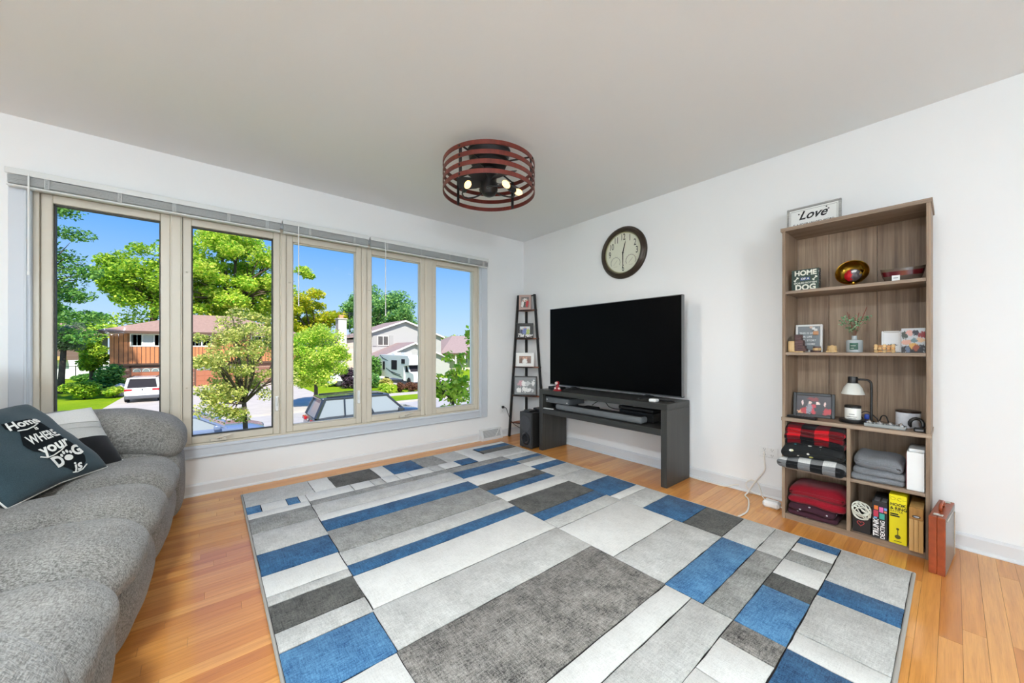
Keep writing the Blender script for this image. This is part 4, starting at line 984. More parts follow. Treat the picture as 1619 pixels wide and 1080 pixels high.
# ================================================================== bookcase
M_oak = woodmat('weathered_oak', rgb(118, 94, 74), rgb(180, 156, 130), 'z', .55); M_oakx = woodmat('weathered_oak_shelf', rgb(120, 98, 80), rgb(178, 156, 134), 'x', .55)
M_edge = woodmat('weathered_oak_edge', rgb(128, 116, 104), rgb(166, 156, 144), 'z', .5)
BX0, BX1, BF, BB = 2.830, 3.452, -.315, -.022
t = thing('bookcase', 'tall weathered-oak bookcase with open shelves and four lower cubbies', 'bookcase', ((BX0+BX1)/2, -.17, 0))
def bc(name, m, *b_): return G().box(*b_, .0012).build(name, m, t)
bc('side_panel', M_oak, BX0, BX0+.016, BF, BB, .0, .616); bc('side_panel', M_oak, BX1-.018, BX1-.002, BF, BB, .0, .616)
bc('side_panel', M_oak, BX0+.002, BX0+.018, BF, BB, .638, 1.808); bc('side_panel', M_oak, BX1-.016, BX1, BF, BB, .638, 1.808)
bc('top_panel', M_oakx, BX0-.006, BX1+.006, BF-.006, BB, 1.808, 1.830)
bc('shelf', M_oakx, BX0+.018, BX1-.016, BF+.004, BB-.006, 1.414, 1.432); bc('shelf', M_oakx, BX0+.018, BX1-.016, BF+.004, BB-.006, 1.030, 1.048)
bc('middle_panel', M_oakx, BX0-.003, BX1+.003, BF-.003, BB, .616, .638)
bc('shelf', M_oakx, BX0+.016, 3.135, BF+.002, BB-.006, .316, .334); bc('shelf', M_oakx, 3.151, BX1-.018, BF+.002, BB-.006, .316, .334)
bc('divider', M_oak, 3.135, 3.151, BF+.002, BB-.006, .035, .616)
bc('bottom_panel', M_oakx, BX0+.016, BX1-.018, BF+.002, BB-.006, .017, .035); bc('plinth', M_oakx, BX0+.016, BX1-.018, BF+.006, BF+.02, .0, .017)
for k, (a, b) in enumerate(((BX0+.008, 3.010), (3.0115, 3.232), (3.2335, BX1-.008))):
    bc('back_board', M_oak, a, b, BB-.006, BB, .638, 1.808)
bc('back_board', M_oak, BX0+.008, BX1-.008, BB-.006, BB, .017, .616)
g = G()
for z in (1.414, 1.030):
    for x in (BX0+.022, BX1-.020):
        for y in (-.28, -.07): g.tube([(x-.004, y, z-.003), (x+.004, y, z-.003)], .003, 6)
g.build('shelf_pin', M_alu, t)
XZ = lambda x, y, z: frame_M((x, y, z), (1, 0, 0), (0, 0, 1))
# ---- on top
M_greyf = woodmat('grey_washed_wood', rgb(136, 134, 130), rgb(190, 188, 184), 'x', .6); M_sheet = mat('sign_white', rgb(238, 238, 234), .5); M_letter = mat('letter_black', rgb(20, 20, 20), .6)
tf, Mq = picture('wall_sign', 'grey-framed white sign with black script on top of the bookcase', 2.955, -.155, 1.830, .272, .158, .0, .03, .014, M_greyf, M_sheet, cat='sign')
Mt = lambda x, z: Mq @ Matrix.Translation((x, -.0064, z)) @ Matrix.Rotation(math.pi/2, 4, 'X')
put_text('script_lettering', 'Love', .075, Mt(-.005, .098), M_letter, tf, .0016, .45, .95)
put_text('lettering', 'IS A FOUR LEGGED WORD', .0165, Mt(.0, .044), M_letter, tf, .0004, 0, .92, spacing=1.15)
g = G()
for (x, z) in ((-.072, .112), (-.056, .104), (.066, .126), (.076, .112)): g.lathe([(.0001, 0), (.0045, 0)], 8, (0, 0, 0), 0, Mt(x, z) @ Matrix.Translation((0, 0, .0002)))
g.build('heart_marks', M_letter, tf)
g = G()
for (a, b) in (((-.116, .024), (.116, .024)), ((.116, .024), (.116, .134)), ((.116, .134), (-.116, .134)), ((-.116, .134), (-.116, .024))): g.tube([Mq @ Vector((a[0], -.0064, a[1])), Mq @ Vector((b[0], -.0064, b[1]))], .0008, 4)
g.build('border_line', M_letter, tf)
# ---- top shelf
S1, S2, S3, S4, S5 = 1.432, 1.048, .638, .334, .035
t = thing('block_sign', 'dark green block sign about a spoiled rotten dog with dotted sides', 'sign', (2.935, -.22, S1))
M_dots = newmat('dotted_black')[0]; nt = M_dots.node_tree; bs = nt.nodes['Principled BSDF']
vo = nd(nt, 'ShaderNodeTexVoronoi'); vo.inputs['Scale'].default_value = 110; L(nt, coords(nt, 'World'), vo.inputs['Vector'])
L(nt, mixc(nt, remap(nt, vo.outputs['Distance'], .30, .22), rgb(28, 30, 34), rgb(220, 220, 220)), bs.inputs['Base Color'])
G().box(2.868, 3.004, -.262, -.215, S1, 1.564, .001).build('block', M_dots, t)
M_gr = mat('sign_green', rgb(48, 66, 56), .6); M_signw = mat('sign_ivory', rgb(226, 226, 212), .6); M_signb = mat('sign_blue', rgb(52, 72, 124), .6)
G().box(2.870, 3.002, -.2635, -.262, S1+.001, 1.563).build('face', M_gr, t)
put_text('lettering', 'HOME', .042, XZ(2.938, -.2640, 1.540), M_signw, t, .0016, 0, .92)
G().box(2.913, 2.961, -.2645, -.2634, 1.495, 1.513, .0003).build('banner', M_signb, t)
put_text('lettering', 'OF A', .018, XZ(2.937, -.2650, 1.504), M_signw, t, .0004)
for xb in (2.892, 2.984):
    g = G().tube([(xb-.006, -.2642, 1.496), (xb+.006, -.2642, 1.512)], .0028, 6)
    for (dx, dz) in ((-.009, 1.497), (-.005, 1.493), (.009, 1.511), (.005, 1.515)): g.lathe([(.0001, 0), (.0042, 0)], 10, (0, 0, 0), 0, XZ(xb+dx, -.2642, dz))
    g.build('bone_mark', M_signw, t)
put_text('lettering', 'SPOILED ROTTEN', .0150, XZ(2.937, -.2640, 1.479), M_signw, t, .0003, 0, .95); put_text('lettering', 'DOG', .047, XZ(2.938, -.2640, 1.4505), M_signw, t, .0018, 0, .95)
M_gold = mat('gold_metal', rgb(196, 150, 52), .18, metal=1.0); M_goldin = mat('gold_inside', rgb(122, 92, 24), .22, metal=.9)
t = thing('gold_dish', 'gold dish standing on edge on the top shelf', 'dish', (3.143, -.17, S1))
Md = frame_M((3.143, -.175, 1.512), (1, 0, 0), (0, .26, .966))
G().lathe([(.072, .030), (.074, .028), (.066, .008), (.046, -.008), (.020, -.014), (.0001, -.015), ], 40, (0, 0, 0), 0, Md, caps=False).build('bowl', M_goldin, t)
G().lathe([(.0735, .026), (.0760, .029), (.0745, .033), (.0715, .030)], 40, (0, 0, 0), 0, Md, close=True).build('rim', M_gold, t)
G().lathe([(.0001, 0), (.022, 0), (.022, .004), (.008, .010), (.007, .028), (.0001, .03)], 20, (3.150, -.205, S1)).build('foot', M_gold, t)
t = thing('glass_ornament', 'red and smoky glass ornament with gold leaf in the gold dish', 'ornament', (3.15, -.21, 1.462))
M_orn = printmat('ornament_glaze', rgb(92, 88, 92), [(.18, .45, .32, .6, rgb(196, 26, 36)), (.6, .75, .14, .1, wht), (.75, .3, .2, .3, rgb(70, 60, 62))], ('X', 'Z'), .12)
G().soft(3.113, 3.183, -.232, -.176, 1.468, 1.534, .028, 12, (.004, .004, .004)).build('body', M_orn, t, smooth=180)
G().add([(3.176, -.222, 1.536), (3.200, -.215, 1.524), (3.190, -.220, 1.506), (3.176, -.222, 1.498), (3.184, -.226, 1.516)], [(0, 4, 1), (1, 4, 2), (2, 4, 3), (1, 0, 4), (3, 4, 2)]).build('gold_leaf', M_gold, t)
# boat shaped candle glass
t = thing('candle_glass', 'long boat-shaped dark red candle glass with a white label', 'candle', (3.350, -.19, S1))
def boat(prof, m, nm, par, cx_=3.346, cy_=-.195):
    n = 40; g = G(); vs = []; fs = []; k = len(prof)
    for i in range(n):
        a = 2*math.pi*i/n; ca, sa = math.cos(a), math.sin(a)
        for (l_, w_, z, up) in prof: vs.append((cx_+l_*math.copysign(abs(ca)**.8, ca), cy_+w_*math.copysign(abs(sa)**1.1, sa), z+up*abs(ca)**3))
    for i in range(n):
        j = (i+1) % n
        for q in range(k-1): fs.append((i*k+q, j*k+q, j*k+q+1, i*k+q+1))
    fs.append(tuple(reversed([i*k for i in range(n)])))
    return g.add(vs, fs).build(nm, m, par, smooth=50)
M_wine = mat('wine_glass_red', rgb(96, 14, 26), .15, spec=.6, coat=.6); M_smoke = mat('smoky_glass', rgb(98, 84, 74), .12, coat=.6)
boat([(.060, .030, S1, 0), (.070, .038, S1+.014, .002), (.078, .045, S1+.034, .004)], M_smoke, 'base_glass', t)
boat([(.078, .045, S1+.034, .004), (.084, .050, S1+.058, .006)], M_wine, 'wax_body', t)
boat([(.084, .050, S1+.058, .006), (.086, .052, S1+.072, .010), (.084, .050, S1+.072, .010), (.082, .047, S1+.060, .006)], M_smoke, 'upper_glass', t)
G().box(3.310, 3.340, -.2465, -.243, S1+.008, S1+.036, 0).build('label', M_white, t); G().box(3.316, 3.334, -.2472, -.2464, S1+.020, S1+.023, 0).build('label_text', M_letter, t)
# ---- second shelf
tf, Mq = picture('letter_board', 'white-framed grey letter board about our life, story and home', 2.925, -.115, S2, .138, .178, .0, .06, .012, M_wf, mat('board_grey', rgb(132, 136, 138), .7), depth=.022, cat='letter board')
Mt = lambda x, z: Mq @ Matrix.Translation((x, -.0078, z)) @ Matrix.Rotation(math.pi/2, 4, 'X')
for k, s_ in enumerate(('THIS IS US', 'OUR LIFE', 'OUR STORY', 'OUR HOME')): put_text('lettering', s_, .0165, Mt(-.048, .122-k*.0235), M_white, tf, .0004, 0, .88, 'LEFT', 1.1)
for k, (x, z, c_, sz) in enumerate(((.012, .160, rgb(226, 196, 180), .008), (.024, .152, rgb(236, 236, 234), .009), (.036, .143, rgb(232, 226, 220), .009), (.036, .122, rgb(196, 140, 96), .014))):
    G().soft(-sz, sz, -.012, -.007, z-sz*.9, z+sz*.9, .003, 4, (0, 0, 0), None, 0, Mq @ Matrix.Translation((x, 0, 0))).build('pinned_charm', mat('charm', c_, .4), tf)
M_lw = woodmat('pale_puzzle_wood', rgb(196, 156, 100), rgb(230, 200, 148), 'z', .5); M_dw = woodmat('dark_puzzle_wood', rgb(66, 44, 44), rgb(96, 66, 62), 'x', .5)
t = thing('wooden_puzzle', 'stair-stepped wooden puzzle in pale and purple-brown wood', 'puzzle', (2.900, -.262, S2))
G().soft(2.853, 2.888, -.285, -.235, S2, 1.120, .008, 6).build('pale_end', M_lw, t, smooth=60)
for k in range(6): G().box(2.888, 2.918+.0045*(5-k)+.006*(k == 0)+(.004 if k % 2 else 0), -.282, -.238, S2+.006+k*.0175, S2+.006+(k+1)*.0175-.0008, .001).build('step', M_dw, t)
G().box(2.886, 2.932, -.284, -.236, S2, S2+.006, .001).build('base', M_lw, t)
tag(G().box(2.952, 2.966, -.215, -.200, S2, S2+.014, .001).build('puzzle_cube', M_dw), 'tiny dark wooden cube beside the stair-stepped puzzle', 'puzzle')
def ball_puzzle(x, y, r_, label, knob):
    t = thing('wooden_puzzle', label, 'puzzle', (x, y, S2))
    for k in range(6):
        a0 = k*math.pi/3+.03; vs = []; fs = []; n = 5; m_ = 8
        for i in range(n+1):
            a = a0+(math.pi/3-.06)*i/n
            for j in range(m_+1):
                th = -math.pi/2+math.pi*j/m_; vs.append((x+r_*1.15*math.cos(th)*math.cos(a), y+r_*1.15*math.cos(th)*math.sin(a), S2+r_+r_*math.sin(th)))
        for i in range(n):
            for j in range(m_): q = i*(m_+1)+j; fs.append((q, q+m_+1, q+m_+2, q+1))
        G().add(vs, fs).build('segment', M_lw, t, smooth=60)
    G().lathe([(r_*1.02, 0), (r_*1.08, r_*.9), (r_*1.0, r_*1.9)], 20, (x, y, S2+.001)).build('core', M_dw if not knob else M_lw, t)
    if knob:
        G().lathe([(.0001, r_*2.2), (.006, r_*2.12), (.007, r_*1.95)], 12, (x, y, S2)).build('knob', M_lw, t)
        for k in range(3):
            a = k*2.09-.5; G().soft(x+r_*math.cos(a)-.008, x+r_*math.cos(a)+.008, y+r_*math.sin(a)-.008, y+r_*math.sin(a)+.008, S2, S2+.010, .004, 4).build('foot', M_lw, t, smooth=180)
ball_puzzle(2.993, -.255, .0185, 'small barrel-shaped pale wooden puzzle in front of the letter board', False)
ball_puzzle(3.062, -.252, .0205, 'round wooden ball puzzle on little feet with a knob', True)
# reed diffuser with leaves
t = thing('reed_diffuser', 'frosted glass reed diffuser with green sprigs and a green label', 'diffuser', (3.154, -.20, S2))
M_frost = mat('frosted_glass', rgb(196, 204, 206), .25, spec=.5); M_frost.node_tree.nodes['Principled BSDF'].inputs['Transmission Weight'].default_value = .35
G().lathe([(.034, 0), (.037, .004), (.037, .066), (.034, .072), (.014, .075), (.012, .080), (.012, .096), (.014, .098), (.010, .098), (.009, .080), (.0001, .078)], 32, (3.154, -.20, S2)).build('bottle', M_frost, t)
def wrap(r_, a0, a1, z0, z1, cx_, cy_, m, nm, par):
    n = 10; vs = []; fs = []
    for i in range(n+1):
        a = a0+(a1-a0)*i/n
        for z in (z0, z1): vs.append((cx_+r_*math.cos(a), cy_+r_*math.sin(a), z))
    for i in range(n): fs.append((2*i, 2*i+2, 2*i+3, 2*i+1))
    return G().add(vs, fs).build(nm, m, par, smooth=60)
wrap(.0375, -2.02, -1.0, S2+.016, S2+.056, 3.154, -.20, mat('label_green', rgb(40, 84, 66), .5), 'label', t)
wrap(.0378, -1.9, -1.3, S2+.038, S2+.040, 3.154, -.20, M_signw, 'label_line', t); wrap(.0378, -1.9, -1.5, S2+.024, S2+.026, 3.154, -.20, M_signw, 'label_line', t)
M_reed = mat('reed', rgb(128, 62, 48), .7); rr = random.Random(11)
tips = [(-.034, .02, .238), (-.022, -.01, .226), (.018, .01, .232), (.054, -.005, .262), (.046, .02, .248), (.004, .0, .200)]
for (dx, dy, z) in tips: G().tube([(3.154-dx*.12, -.20-dy*.1, S2+.075), (3.154+dx, -.20+dy, S2+z)], .0016, 6).build('reed', M_reed, t)
M_sprig = leafmat('sprig_leaf', rgb(24, 78, 40), rgb(70, 130, 80), rgb(140, 180, 140), .2); M_stem = mat('sprig_stem', rgb(110, 96, 76), .7)
cl = [(-.045, -.01, .20), (-.030, .01, .185), (-.052, .0, .175), (-.012, -.015, .185), (.000, .01, .19), (.012, -.012, .165), (.028, .0, .19), (.045, .01, .195), (.062, .0, .20), (-.02, 0, .155), (.0, -.01, .14), (-.012, .0, .125)]
for (dx, dy, z) in cl: G().tube([(3.154, -.20, S2+.09), (3.154+dx*.5, -.20+dy*.5, S2+.09+(z-.09)*.6), (3.154+dx, -.20+dy, S2+z)], .0010, 5).build('stem', M_stem, t)
g = G()
for (dx, dy, z) in cl:
    for k in range(12):
        c_ = Vector((3.154+dx+rr.gauss(0, .008), -.20+dy+rr.gauss(0, .008), S2+z+rr.gauss(0, .009))); d = Vector((rr.uniform(-1, 1), rr.uniform(-1, .2), rr.uniform(-.6, .8))).normalized(); n_ = d.orthogonal().normalized()
        a, b = d*.0065, n_*.0042; g.add([c_-a, c_+b+Vector((0, 0, .001)), c_+a, c_-b+Vector((0, 0, .001))], [(0, 1, 2, 3)])
tag(g.build('leaves', M_sprig, t, smooth=0), kind='stuff')
# burr puzzle, white frame, photo block
t = thing('wooden_puzzle', 'knobbly interlocking burr puzzle of short pale wooden bars', 'puzzle', (3.282, -.255, S2))
M_hw = woodmat('honey_puzzle_wood', rgb(176, 116, 56), rgb(220, 168, 104), 'x', .45)
for k in range(5):
    x = 3.250+k*.0165
    G().box(x-.0065, x+.0065, -.275, -.235, S2+.016, S2+.029, .0015).build('bar', M_hw if k > 1 else M_lw, t); G().box(x-.0065, x+.0065, -.262, -.248, S2+.003 if k % 2 else S2, S2+.046-(.004 if k % 2 else 0), .0015).build('bar', M_hw if k % 2 else M_lw, t)
for z in (.008, .0225, .036): G().box(3.241, 3.324, -.261, -.249, S2+z-.0045, S2+z+.0045, .0015).build('bar', M_hw, t)
picture('picture_frame', 'glossy white upright frame with a small dark caption behind the burr puzzle', 3.300, -.135, S2, .080, .122, .0, .05, .008, mat('gloss_white', rgb(246, 246, 246), .12), printmat('white_card', rgb(240, 240, 240), [(.55, .32, .34, .05, rgb(90, 92, 96))]), .004, M_wf)
t = thing('photo_block', 'square photo print of a group standing at the shelf end', 'photo', (3.386, -.19, S2))
G().box(3.343, 3.430, -.204, -.188, S2, S2+.132, .001).build('block', M_white, t)
G().box(3.3435, 3.4295, -.2050, -.2040, S2+.0005, S2+.1315).build('photo', printmat('photo_friends', rgb(206, 210, 214), [(.5, .12, .7, .22, rgb(40, 38, 40)), (.15, .72, .14, .16, rgb(64, 72, 66)), (.35, .82, .14, .12, rgb(222, 168, 160)), (.62, .82, .14, .12, rgb(40, 42, 58)), (.92, .72, .2, .14, rgb(150, 40, 46)), (.2, .42, .22, .1, rgb(222, 170, 150)), (.8, .52, .24, .10, rgb(226, 190, 150)), (.55, .5, .12, .12, rgb(110, 140, 146)), (.5, .28, .2, .14, rgb(224, 174, 90)), (.62, .2, .16, .12, rgb(160, 74, 40)), (.28, .12, .10, .16, rgb(110, 124, 150)), (.88, .18, .12, .14, rgb(28, 28, 32))]), t)
# ---- third shelf
picture('picture_frame', 'wide black photo frame leaning on the shelf by the candle lamp', 2.962, -.185, S3, .205, .152, .12, .20, .018, M_bf, printmat('photo_party', rgb(44, 32, 36), [(.15, .12, .10, .10, rgb(212, 150, 110)), (.27, .2, .12, .18, rgb(170, 24, 32)), (.5, .3, .15, .25, rgb(190, 40, 56)), (.88, .18, .13, .16, rgb(176, 26, 36)), (.38, .3, .08, .3, rgb(140, 136, 144)), (.66, .3, .12, .26, rgb(36, 34, 40)), (.4, .62, .05, .07, rgb(236, 208, 196)), (.62, .62, .06, .07, rgb(236, 208, 196)), (.5, .82, .16, .1, rgb(120, 30, 32)), (.18, .6, .03, .14, rgb(226, 196, 190)), (.82, .58, .03, .14, rgb(226, 196, 190))]), depth=.016)
remote('remote_control', 'black remote control lying before the photo frame on the bookcase', Matrix.Translation((2.925, -.285, S3)) @ Matrix.Rotation(-.10, 4, 'Z'), .150, .036, .014, M_blackpl, M_btn)
t = thing('candle_lamp', 'black candle warmer lamp with a frosted cone shade', 'lamp', (3.145, -.20, S3))
M_satin = mat('satin_black', rgb(20, 20, 21), .35)
G().lathe([(.060, 0), (.062, .004), (.062, .016), (.058, .020), (.0001, .020)], 40, (3.148, -.205, S3)).build('base', M_satin, t)
q = [cr_spline([(3.222, -.168, S3+.012), (3.222, -.168, S3+.10), (3.222, -.168, S3+.215), (3.214, -.172, S3+.245), (3.190, -.182, S3+.252), (3.155, -.2, S3+.252)], i/24) for i in range(25)]
G().tube(q, .0058, 8).build('post', M_satin, t, smooth=180)
G().box(3.19, 3.236, -.185, -.152, S3, S3+.016, .004).build('post_foot', M_satin, t)
G().lathe([(.0001, .268), (.020, .268), (.022, .262), (.022, .236), (.026, .230)], 28, (3.148, -.205, S3)).build('cap', M_satin, t)
M_shade = mat('frosted_shade', rgb(214, 214, 206), .3)
G().lathe([(.024, .232), (.040, .205), (.050, .175), (.052, .166), (.050, .166), (.048, .175), (.038, .203), (.022, .230)], 36, (3.148, -.205, S3), close=True).build('shade', M_shade, t)
t = thing('jar_candle', 'white jar candle with a dark lid standing on the lamp base', 'candle', (3.148, -.205, S3+.020))
G().lathe([(.033, 0), (.036, .003), (.036, .062), (.034, .068), (.0001, .068)], 32, (3.148, -.205, S3+.020)).build('jar', mat('jar_white', rgb(236, 234, 226), .3), t)
G().lathe([(.0365, 0), (.0365, .012), (.034, .014), (.0001, .014)], 32, (3.148, -.205, S3+.086)).build('lid', M_satin, t)
g = G()
for k, (sz, z) in enumerate(((.012, .050), (.022, .036), (.018, .026))): g.box(3.148-sz, 3.148+sz, -.2425, -.2408, S3+z, S3+z+.0022)
g.build('label_print', M_letter, t)
cable('lamp_cord', 'black coiled cord behind the candle lamp', [(3.188, -.150, S3+.012), (3.172, -.135, S3+.045), (3.20, -.128, S3+.062), (3.238, -.130, S3+.030), (3.250, -.135, S3+.010), (3.262, -.145, S3+.045), (3.280, -.155, S3+.048), (3.292, -.170, S3+.012), (3.300, -.195, S3+.0035), (3.312, -.215, S3+.0035)], .0032, M_black)
tag(G().soft(3.192, 3.214, -.172, -.150, S3+.02, S3+.052, .006, 5).build('cord_switch', mat('blue_plastic', rgb(30, 62, 150), .4), smooth=180), 'small blue plug on the lamp cord', 'plug')
t = thing('candle_tray', 'clear faceted tray holding four silver tealight cups', 'tray', (3.285, -.262, S3))
M_clear = mat('crystal', rgb(214, 220, 220), .08, spec=.8); M_clear.node_tree.nodes['Principled BSDF'].inputs['Transmission Weight'].default_value = .55
M_silver = mat('silver_foil', rgb(206, 208, 210), .2, metal=.9)
Mtr = Matrix.Translation((3.285, -.262, S3)) @ Matrix.Rotation(-.02, 4, 'Z')
g = G().box(-.080, .080, -.030, .030, 0, .006, .002, 0, Mtr); g.box(-.080, .080, -.030, -.026, .006, .018, .001, 0, Mtr); g.box(-.080, .080, .026, .030, .006, .018, .001, 0, Mtr); g.build('tray', M_clear, t)
for k in range(4):
    x = -.060+k*.040
    G().lathe([(.015, .006), (.018, .010), (.018, .022), (.014, .022), (.012, .012), (.0001, .011)], 14, (x, 0, 0), 0, Mtr).build('cup', M_silver, t)
    G().lathe([(.0001, .034), (.008, .028), (.013, .020), (.010, .012)], 7, (x, 0, 0), 0, Mtr).build('facet', M_silver, t)
t = thing('storage_tin', 'white marbled tin with a dark metal lid on the bookcase', 'tin', (3.365, -.15, S3))
G().lathe([(.046, 0), (.048, .003), (.048, .082)], 36, (3.365, -.150, S3)).build('tin', mat('marbled_white', rgb(222, 224, 230), .35, var=.12, vscale=40), t)
G().lathe([(.0485, .082), (.0495, .084), (.0495, .091), (.047, .093), (.0001, .093)], 36, (3.365, -.150, S3)).build('lid', mat('lid_metal', rgb(66, 52, 46), .3, metal=.7), t)
t = thing('wrist_watch', 'black watch curled on its stand at the shelf end', 'watch', (3.408, -.248, S3))
q = [(3.400+.024*math.cos(a), -.248+.006*math.sin(2*a), S3+.034+.030*math.sin(a)) for a in [math.radians(-35+k*25) for k in range(11)]]
G().tube(q, [.006]+[.008]*9+[.005], 8).build('strap', M_blackpl, t, smooth=180)
G().box(3.392, 3.432, -.292, -.262, S3, S3+.022, .004).build('watch_case', M_blackpl, t); G().box(3.398, 3.426, -.2935, -.2915, S3+.007, S3+.013, 0).build('face_text', M_btn, t)
# ---- folded blankets
def drape(ph, tilt, amp, xc):     # rise and fall of one face of a folded stack along x
    return lambda x: amp*(.006*math.sin(x*17+ph)+.004*math.sin(x*41+ph*2))+tilt*(x-xc)
FLAT = lambda x: 0.0
def folded(name, label, m, x0, x1, y0, y1, z0, z1, layers, seed, under, over, xin, r=None):
    # under / over: the faces it lies on and ends with; xin: the cubby's inner sides, which it may only pass in front of the case
    rr = random.Random(seed); g = G(); props = layers; layers = len(props); zc = z0
    for k in range(layers):
        h_ = (z1-z0)*props[k]/sum(props); za = zc; zc += h_
        ph = rr.uniform(0, 6.3); a = rr.uniform(-.008, .008); b = rr.uniform(-.006, .006)
        def fn(p, u, ph=ph, k=k):
            yy = p.y-(.010*math.sin(p.x*12+ph))*(u[1] < 0)
            s_ = min(1, max(0, (p.z-z0)/(z1-z0))); zz = p.z+under(p.x)*(1-s_)+over(p.x)*s_-.02*max(0, -u[1])**4*(u[2] > 0 and k == layers-1)
            xx = min(max(p.x, xin[0]), xin[1]); w_ = min(1, max(0, (-.319-yy)/.02))     # squeezed in behind the front edge
            if under is FLAT: zz = max(zz, z0)
            return (xx+(p.x-xx)*w_, yy, zz)
        g.soft(x0+a+.004*k, x1+b-.004*k, y0+rr.uniform(0, .012), y1, za-.004*(k > 0), zc, min(h_*.48, r or .03), 12, (.002, .004, .0), fn)
    return tag(g.build(name, m, smooth=180), label, 'blanket')
M_rplaid = checkmat('red_black_plaid', .067, rgb(214, 22, 34), rgb(112, 14, 22), rgb(20, 20, 22), off=(.66, .5075))
M_gplaid = checkmat('grey_black_plaid', .058, rgb(226, 225, 220), rgb(128, 128, 128), rgb(26, 26, 28), off=(.8, .828))
M_spots = newmat('black_spotted_fleece')[0]; nt = M_spots.node_tree; bs = nt.nodes['Principled BSDF']
vo = nd(nt, 'ShaderNodeTexVoronoi'); vo.inputs['Scale'].default_value = 22; L(nt, coords(nt, 'World', (1, 1, 1.25)), vo.inputs['Vector'])
dot = remap(nt, vo.outputs['Distance'], .24, .19); hue = mixc(nt, remap(nt, nd(nt, 'ShaderNodeSeparateColor').outputs[0], 0, 1), wht, wht)
scn = nd(nt, 'ShaderNodeSeparateColor'); L(nt, vo.outputs['Color'], scn.inputs[0])
hue = mixc(nt, remap(nt, scn.outputs[0], .60, .62), rgb(232, 230, 220), rgb(206, 204, 110)); hue = mixc(nt, remap(nt, scn.outputs[0], .8, .82), hue, rgb(70, 160, 170))
L(nt, mixc(nt, dot, rgb(24, 26, 27), hue), bs.inputs['Base Color']); bs.inputs['Roughness'].default_value = .95
M_maroon = newmat('maroon_print')[0]; nt = M_maroon.node_tree; bs = nt.nodes['Principled BSDF']
vo = nd(nt, 'ShaderNodeTexVoronoi'); vo.inputs['Scale'].default_value = 38; L(nt, coords(nt, 'World'), vo.inputs['Vector'])
sc2 = nd(nt, 'ShaderNodeSeparateColor'); L(nt, vo.outputs['Color'], sc2.inputs[0])
L(nt, mixc(nt, math_(nt, 'MULTIPLY', remap(nt, vo.outputs['Distance'], .26, .2), math_(nt, 'GREATER_THAN', sc2.outputs[1], .55)), rgb(62, 26, 40), rgb(206, 200, 202)), bs.inputs['Base Color']); bs.inputs['Roughness'].default_value = .95
LEFT, RIGHT = (BX0+.0175, 3.1345), (3.1515, BX1-.0185)
DA, DB, DC, DD = drape(.4, .03, 1.0, 2.97), drape(1.1, .03, 1.0, 2.98), drape(4.1, .01, .8, 2.985), drape(2.6, .0, 1.0, 2.97)
folded('folded_blanket', 'grey, white and black buffalo-plaid blanket under two other blankets', M_gplaid, 2.808, 3.134, -.385, -.05, S4-.001, .410, (1,), 1, FLAT, DA, LEFT)
folded('folded_blanket', 'black blanket with coloured spots between two plaid blankets', M_spots, 2.826, 3.134, -.365, -.06, .408, .484, (1,), 2, DA, DB, LEFT)
folded('folded_blanket', 'red and black buffalo-plaid blanket on top of its stack', M_rplaid, 2.838, 3.132, -.335, -.06, .482, .600, (.8, .7, 1.3), 3, DB, DC, LEFT)
folded('folded_blanket', 'plain slate-grey knitted blanket beside a white box', fabricmat('slate_knit', rgb(104, 106, 110), rgb(142, 144, 148), 900, bmp=.5), 3.156, 3.362, -.300, -.05, S4-.001, .468, (.6, .6, 1.2), 4, FLAT, drape(2.0, -.10, 1.0, 3.259), RIGHT)
folded('folded_blanket', 'maroon blanket with small white prints on the bottom shelf', M_maroon, 2.850, 3.090, -.312, -.06, S5-.001, .105, (1, 1), 5, FLAT, DD, LEFT)
folded('folded_blanket', 'plain crimson blanket lying on the maroon one', fabricmat('crimson_fleece', rgb(112, 12, 26), rgb(164, 26, 42), 900, bmp=.4), 2.848, 3.130, -.290, -.05, .103, .215, (1, 1.5), 6, DD, drape(.8, .04, 1.0, 2.99), LEFT)
# ---- boxes in the cubbies
t = thing('carton', 'tall plain white carton in the cubby beside the slate blanket', 'box', (3.40, -.2, S4))
G().box(3.368, 3.430, -.298, -.10, S4, .531, .0015).build('carton_body', M_white, t); G().box(3.374, 3.430, -.27, -.12, .531, .545, .002).build('lid_flap', M_white, t)
G().box(3.3665, 3.3682, -.296, -.11, S4+.01, .525).build('side_stripe', mat('carton_red', rgb(150, 40, 56), .5), t)
t = thing('game_box', 'black card-game box with a red heart outline under a white cable', 'box', (3.19, -.2, S5))
G().box(3.157, 3.232, -.288, -.10, S5, .135, .0015).build('box_body', mat('matte_black_card', rgb(34, 31, 31), .5), t)
hp = []
for k in range(33):
    a = 2*math.pi*k/32; hp.append((3.191+.0009*16*math.sin(a)**3, -.2888, .087+.0009*(13*math.cos(a)-5*math.cos(2*a)-2*math.cos(3*a)-math.cos(4*a))))
G().tube(hp, .0011, 5).build('heart_outline', mat('heart_red', rgb(226, 70, 72), .5), t)
q = []; rr = random.Random(4)
LOOPS = [(3.190, .168, .030, .040, .3), (3.196, .160, .036, .046, -.2), (3.186, .172, .024, .034, .6), (3.200, .150, .032, .036, -.5), (3.192, .166, .035, .030, .1), (3.195, .162, .010, .040, .5), (3.19, .165, .034, .012, -.4)]
for i, (lx, lz, ra, rb, tl) in enumerate(LOOPS):
    for k in range(22):
        a = k*2*math.pi/22; u, v = ra*math.cos(a), rb*math.sin(a)
        q.append((lx+u*math.cos(tl)-v*math.sin(tl), -.293-.004*i+.006*math.sin(a+i), lz+u*math.sin(tl)+v*math.cos(tl)))
q += [(3.215, -.305, .165), (3.228, -.300, .182), (3.237, -.296, .186)]
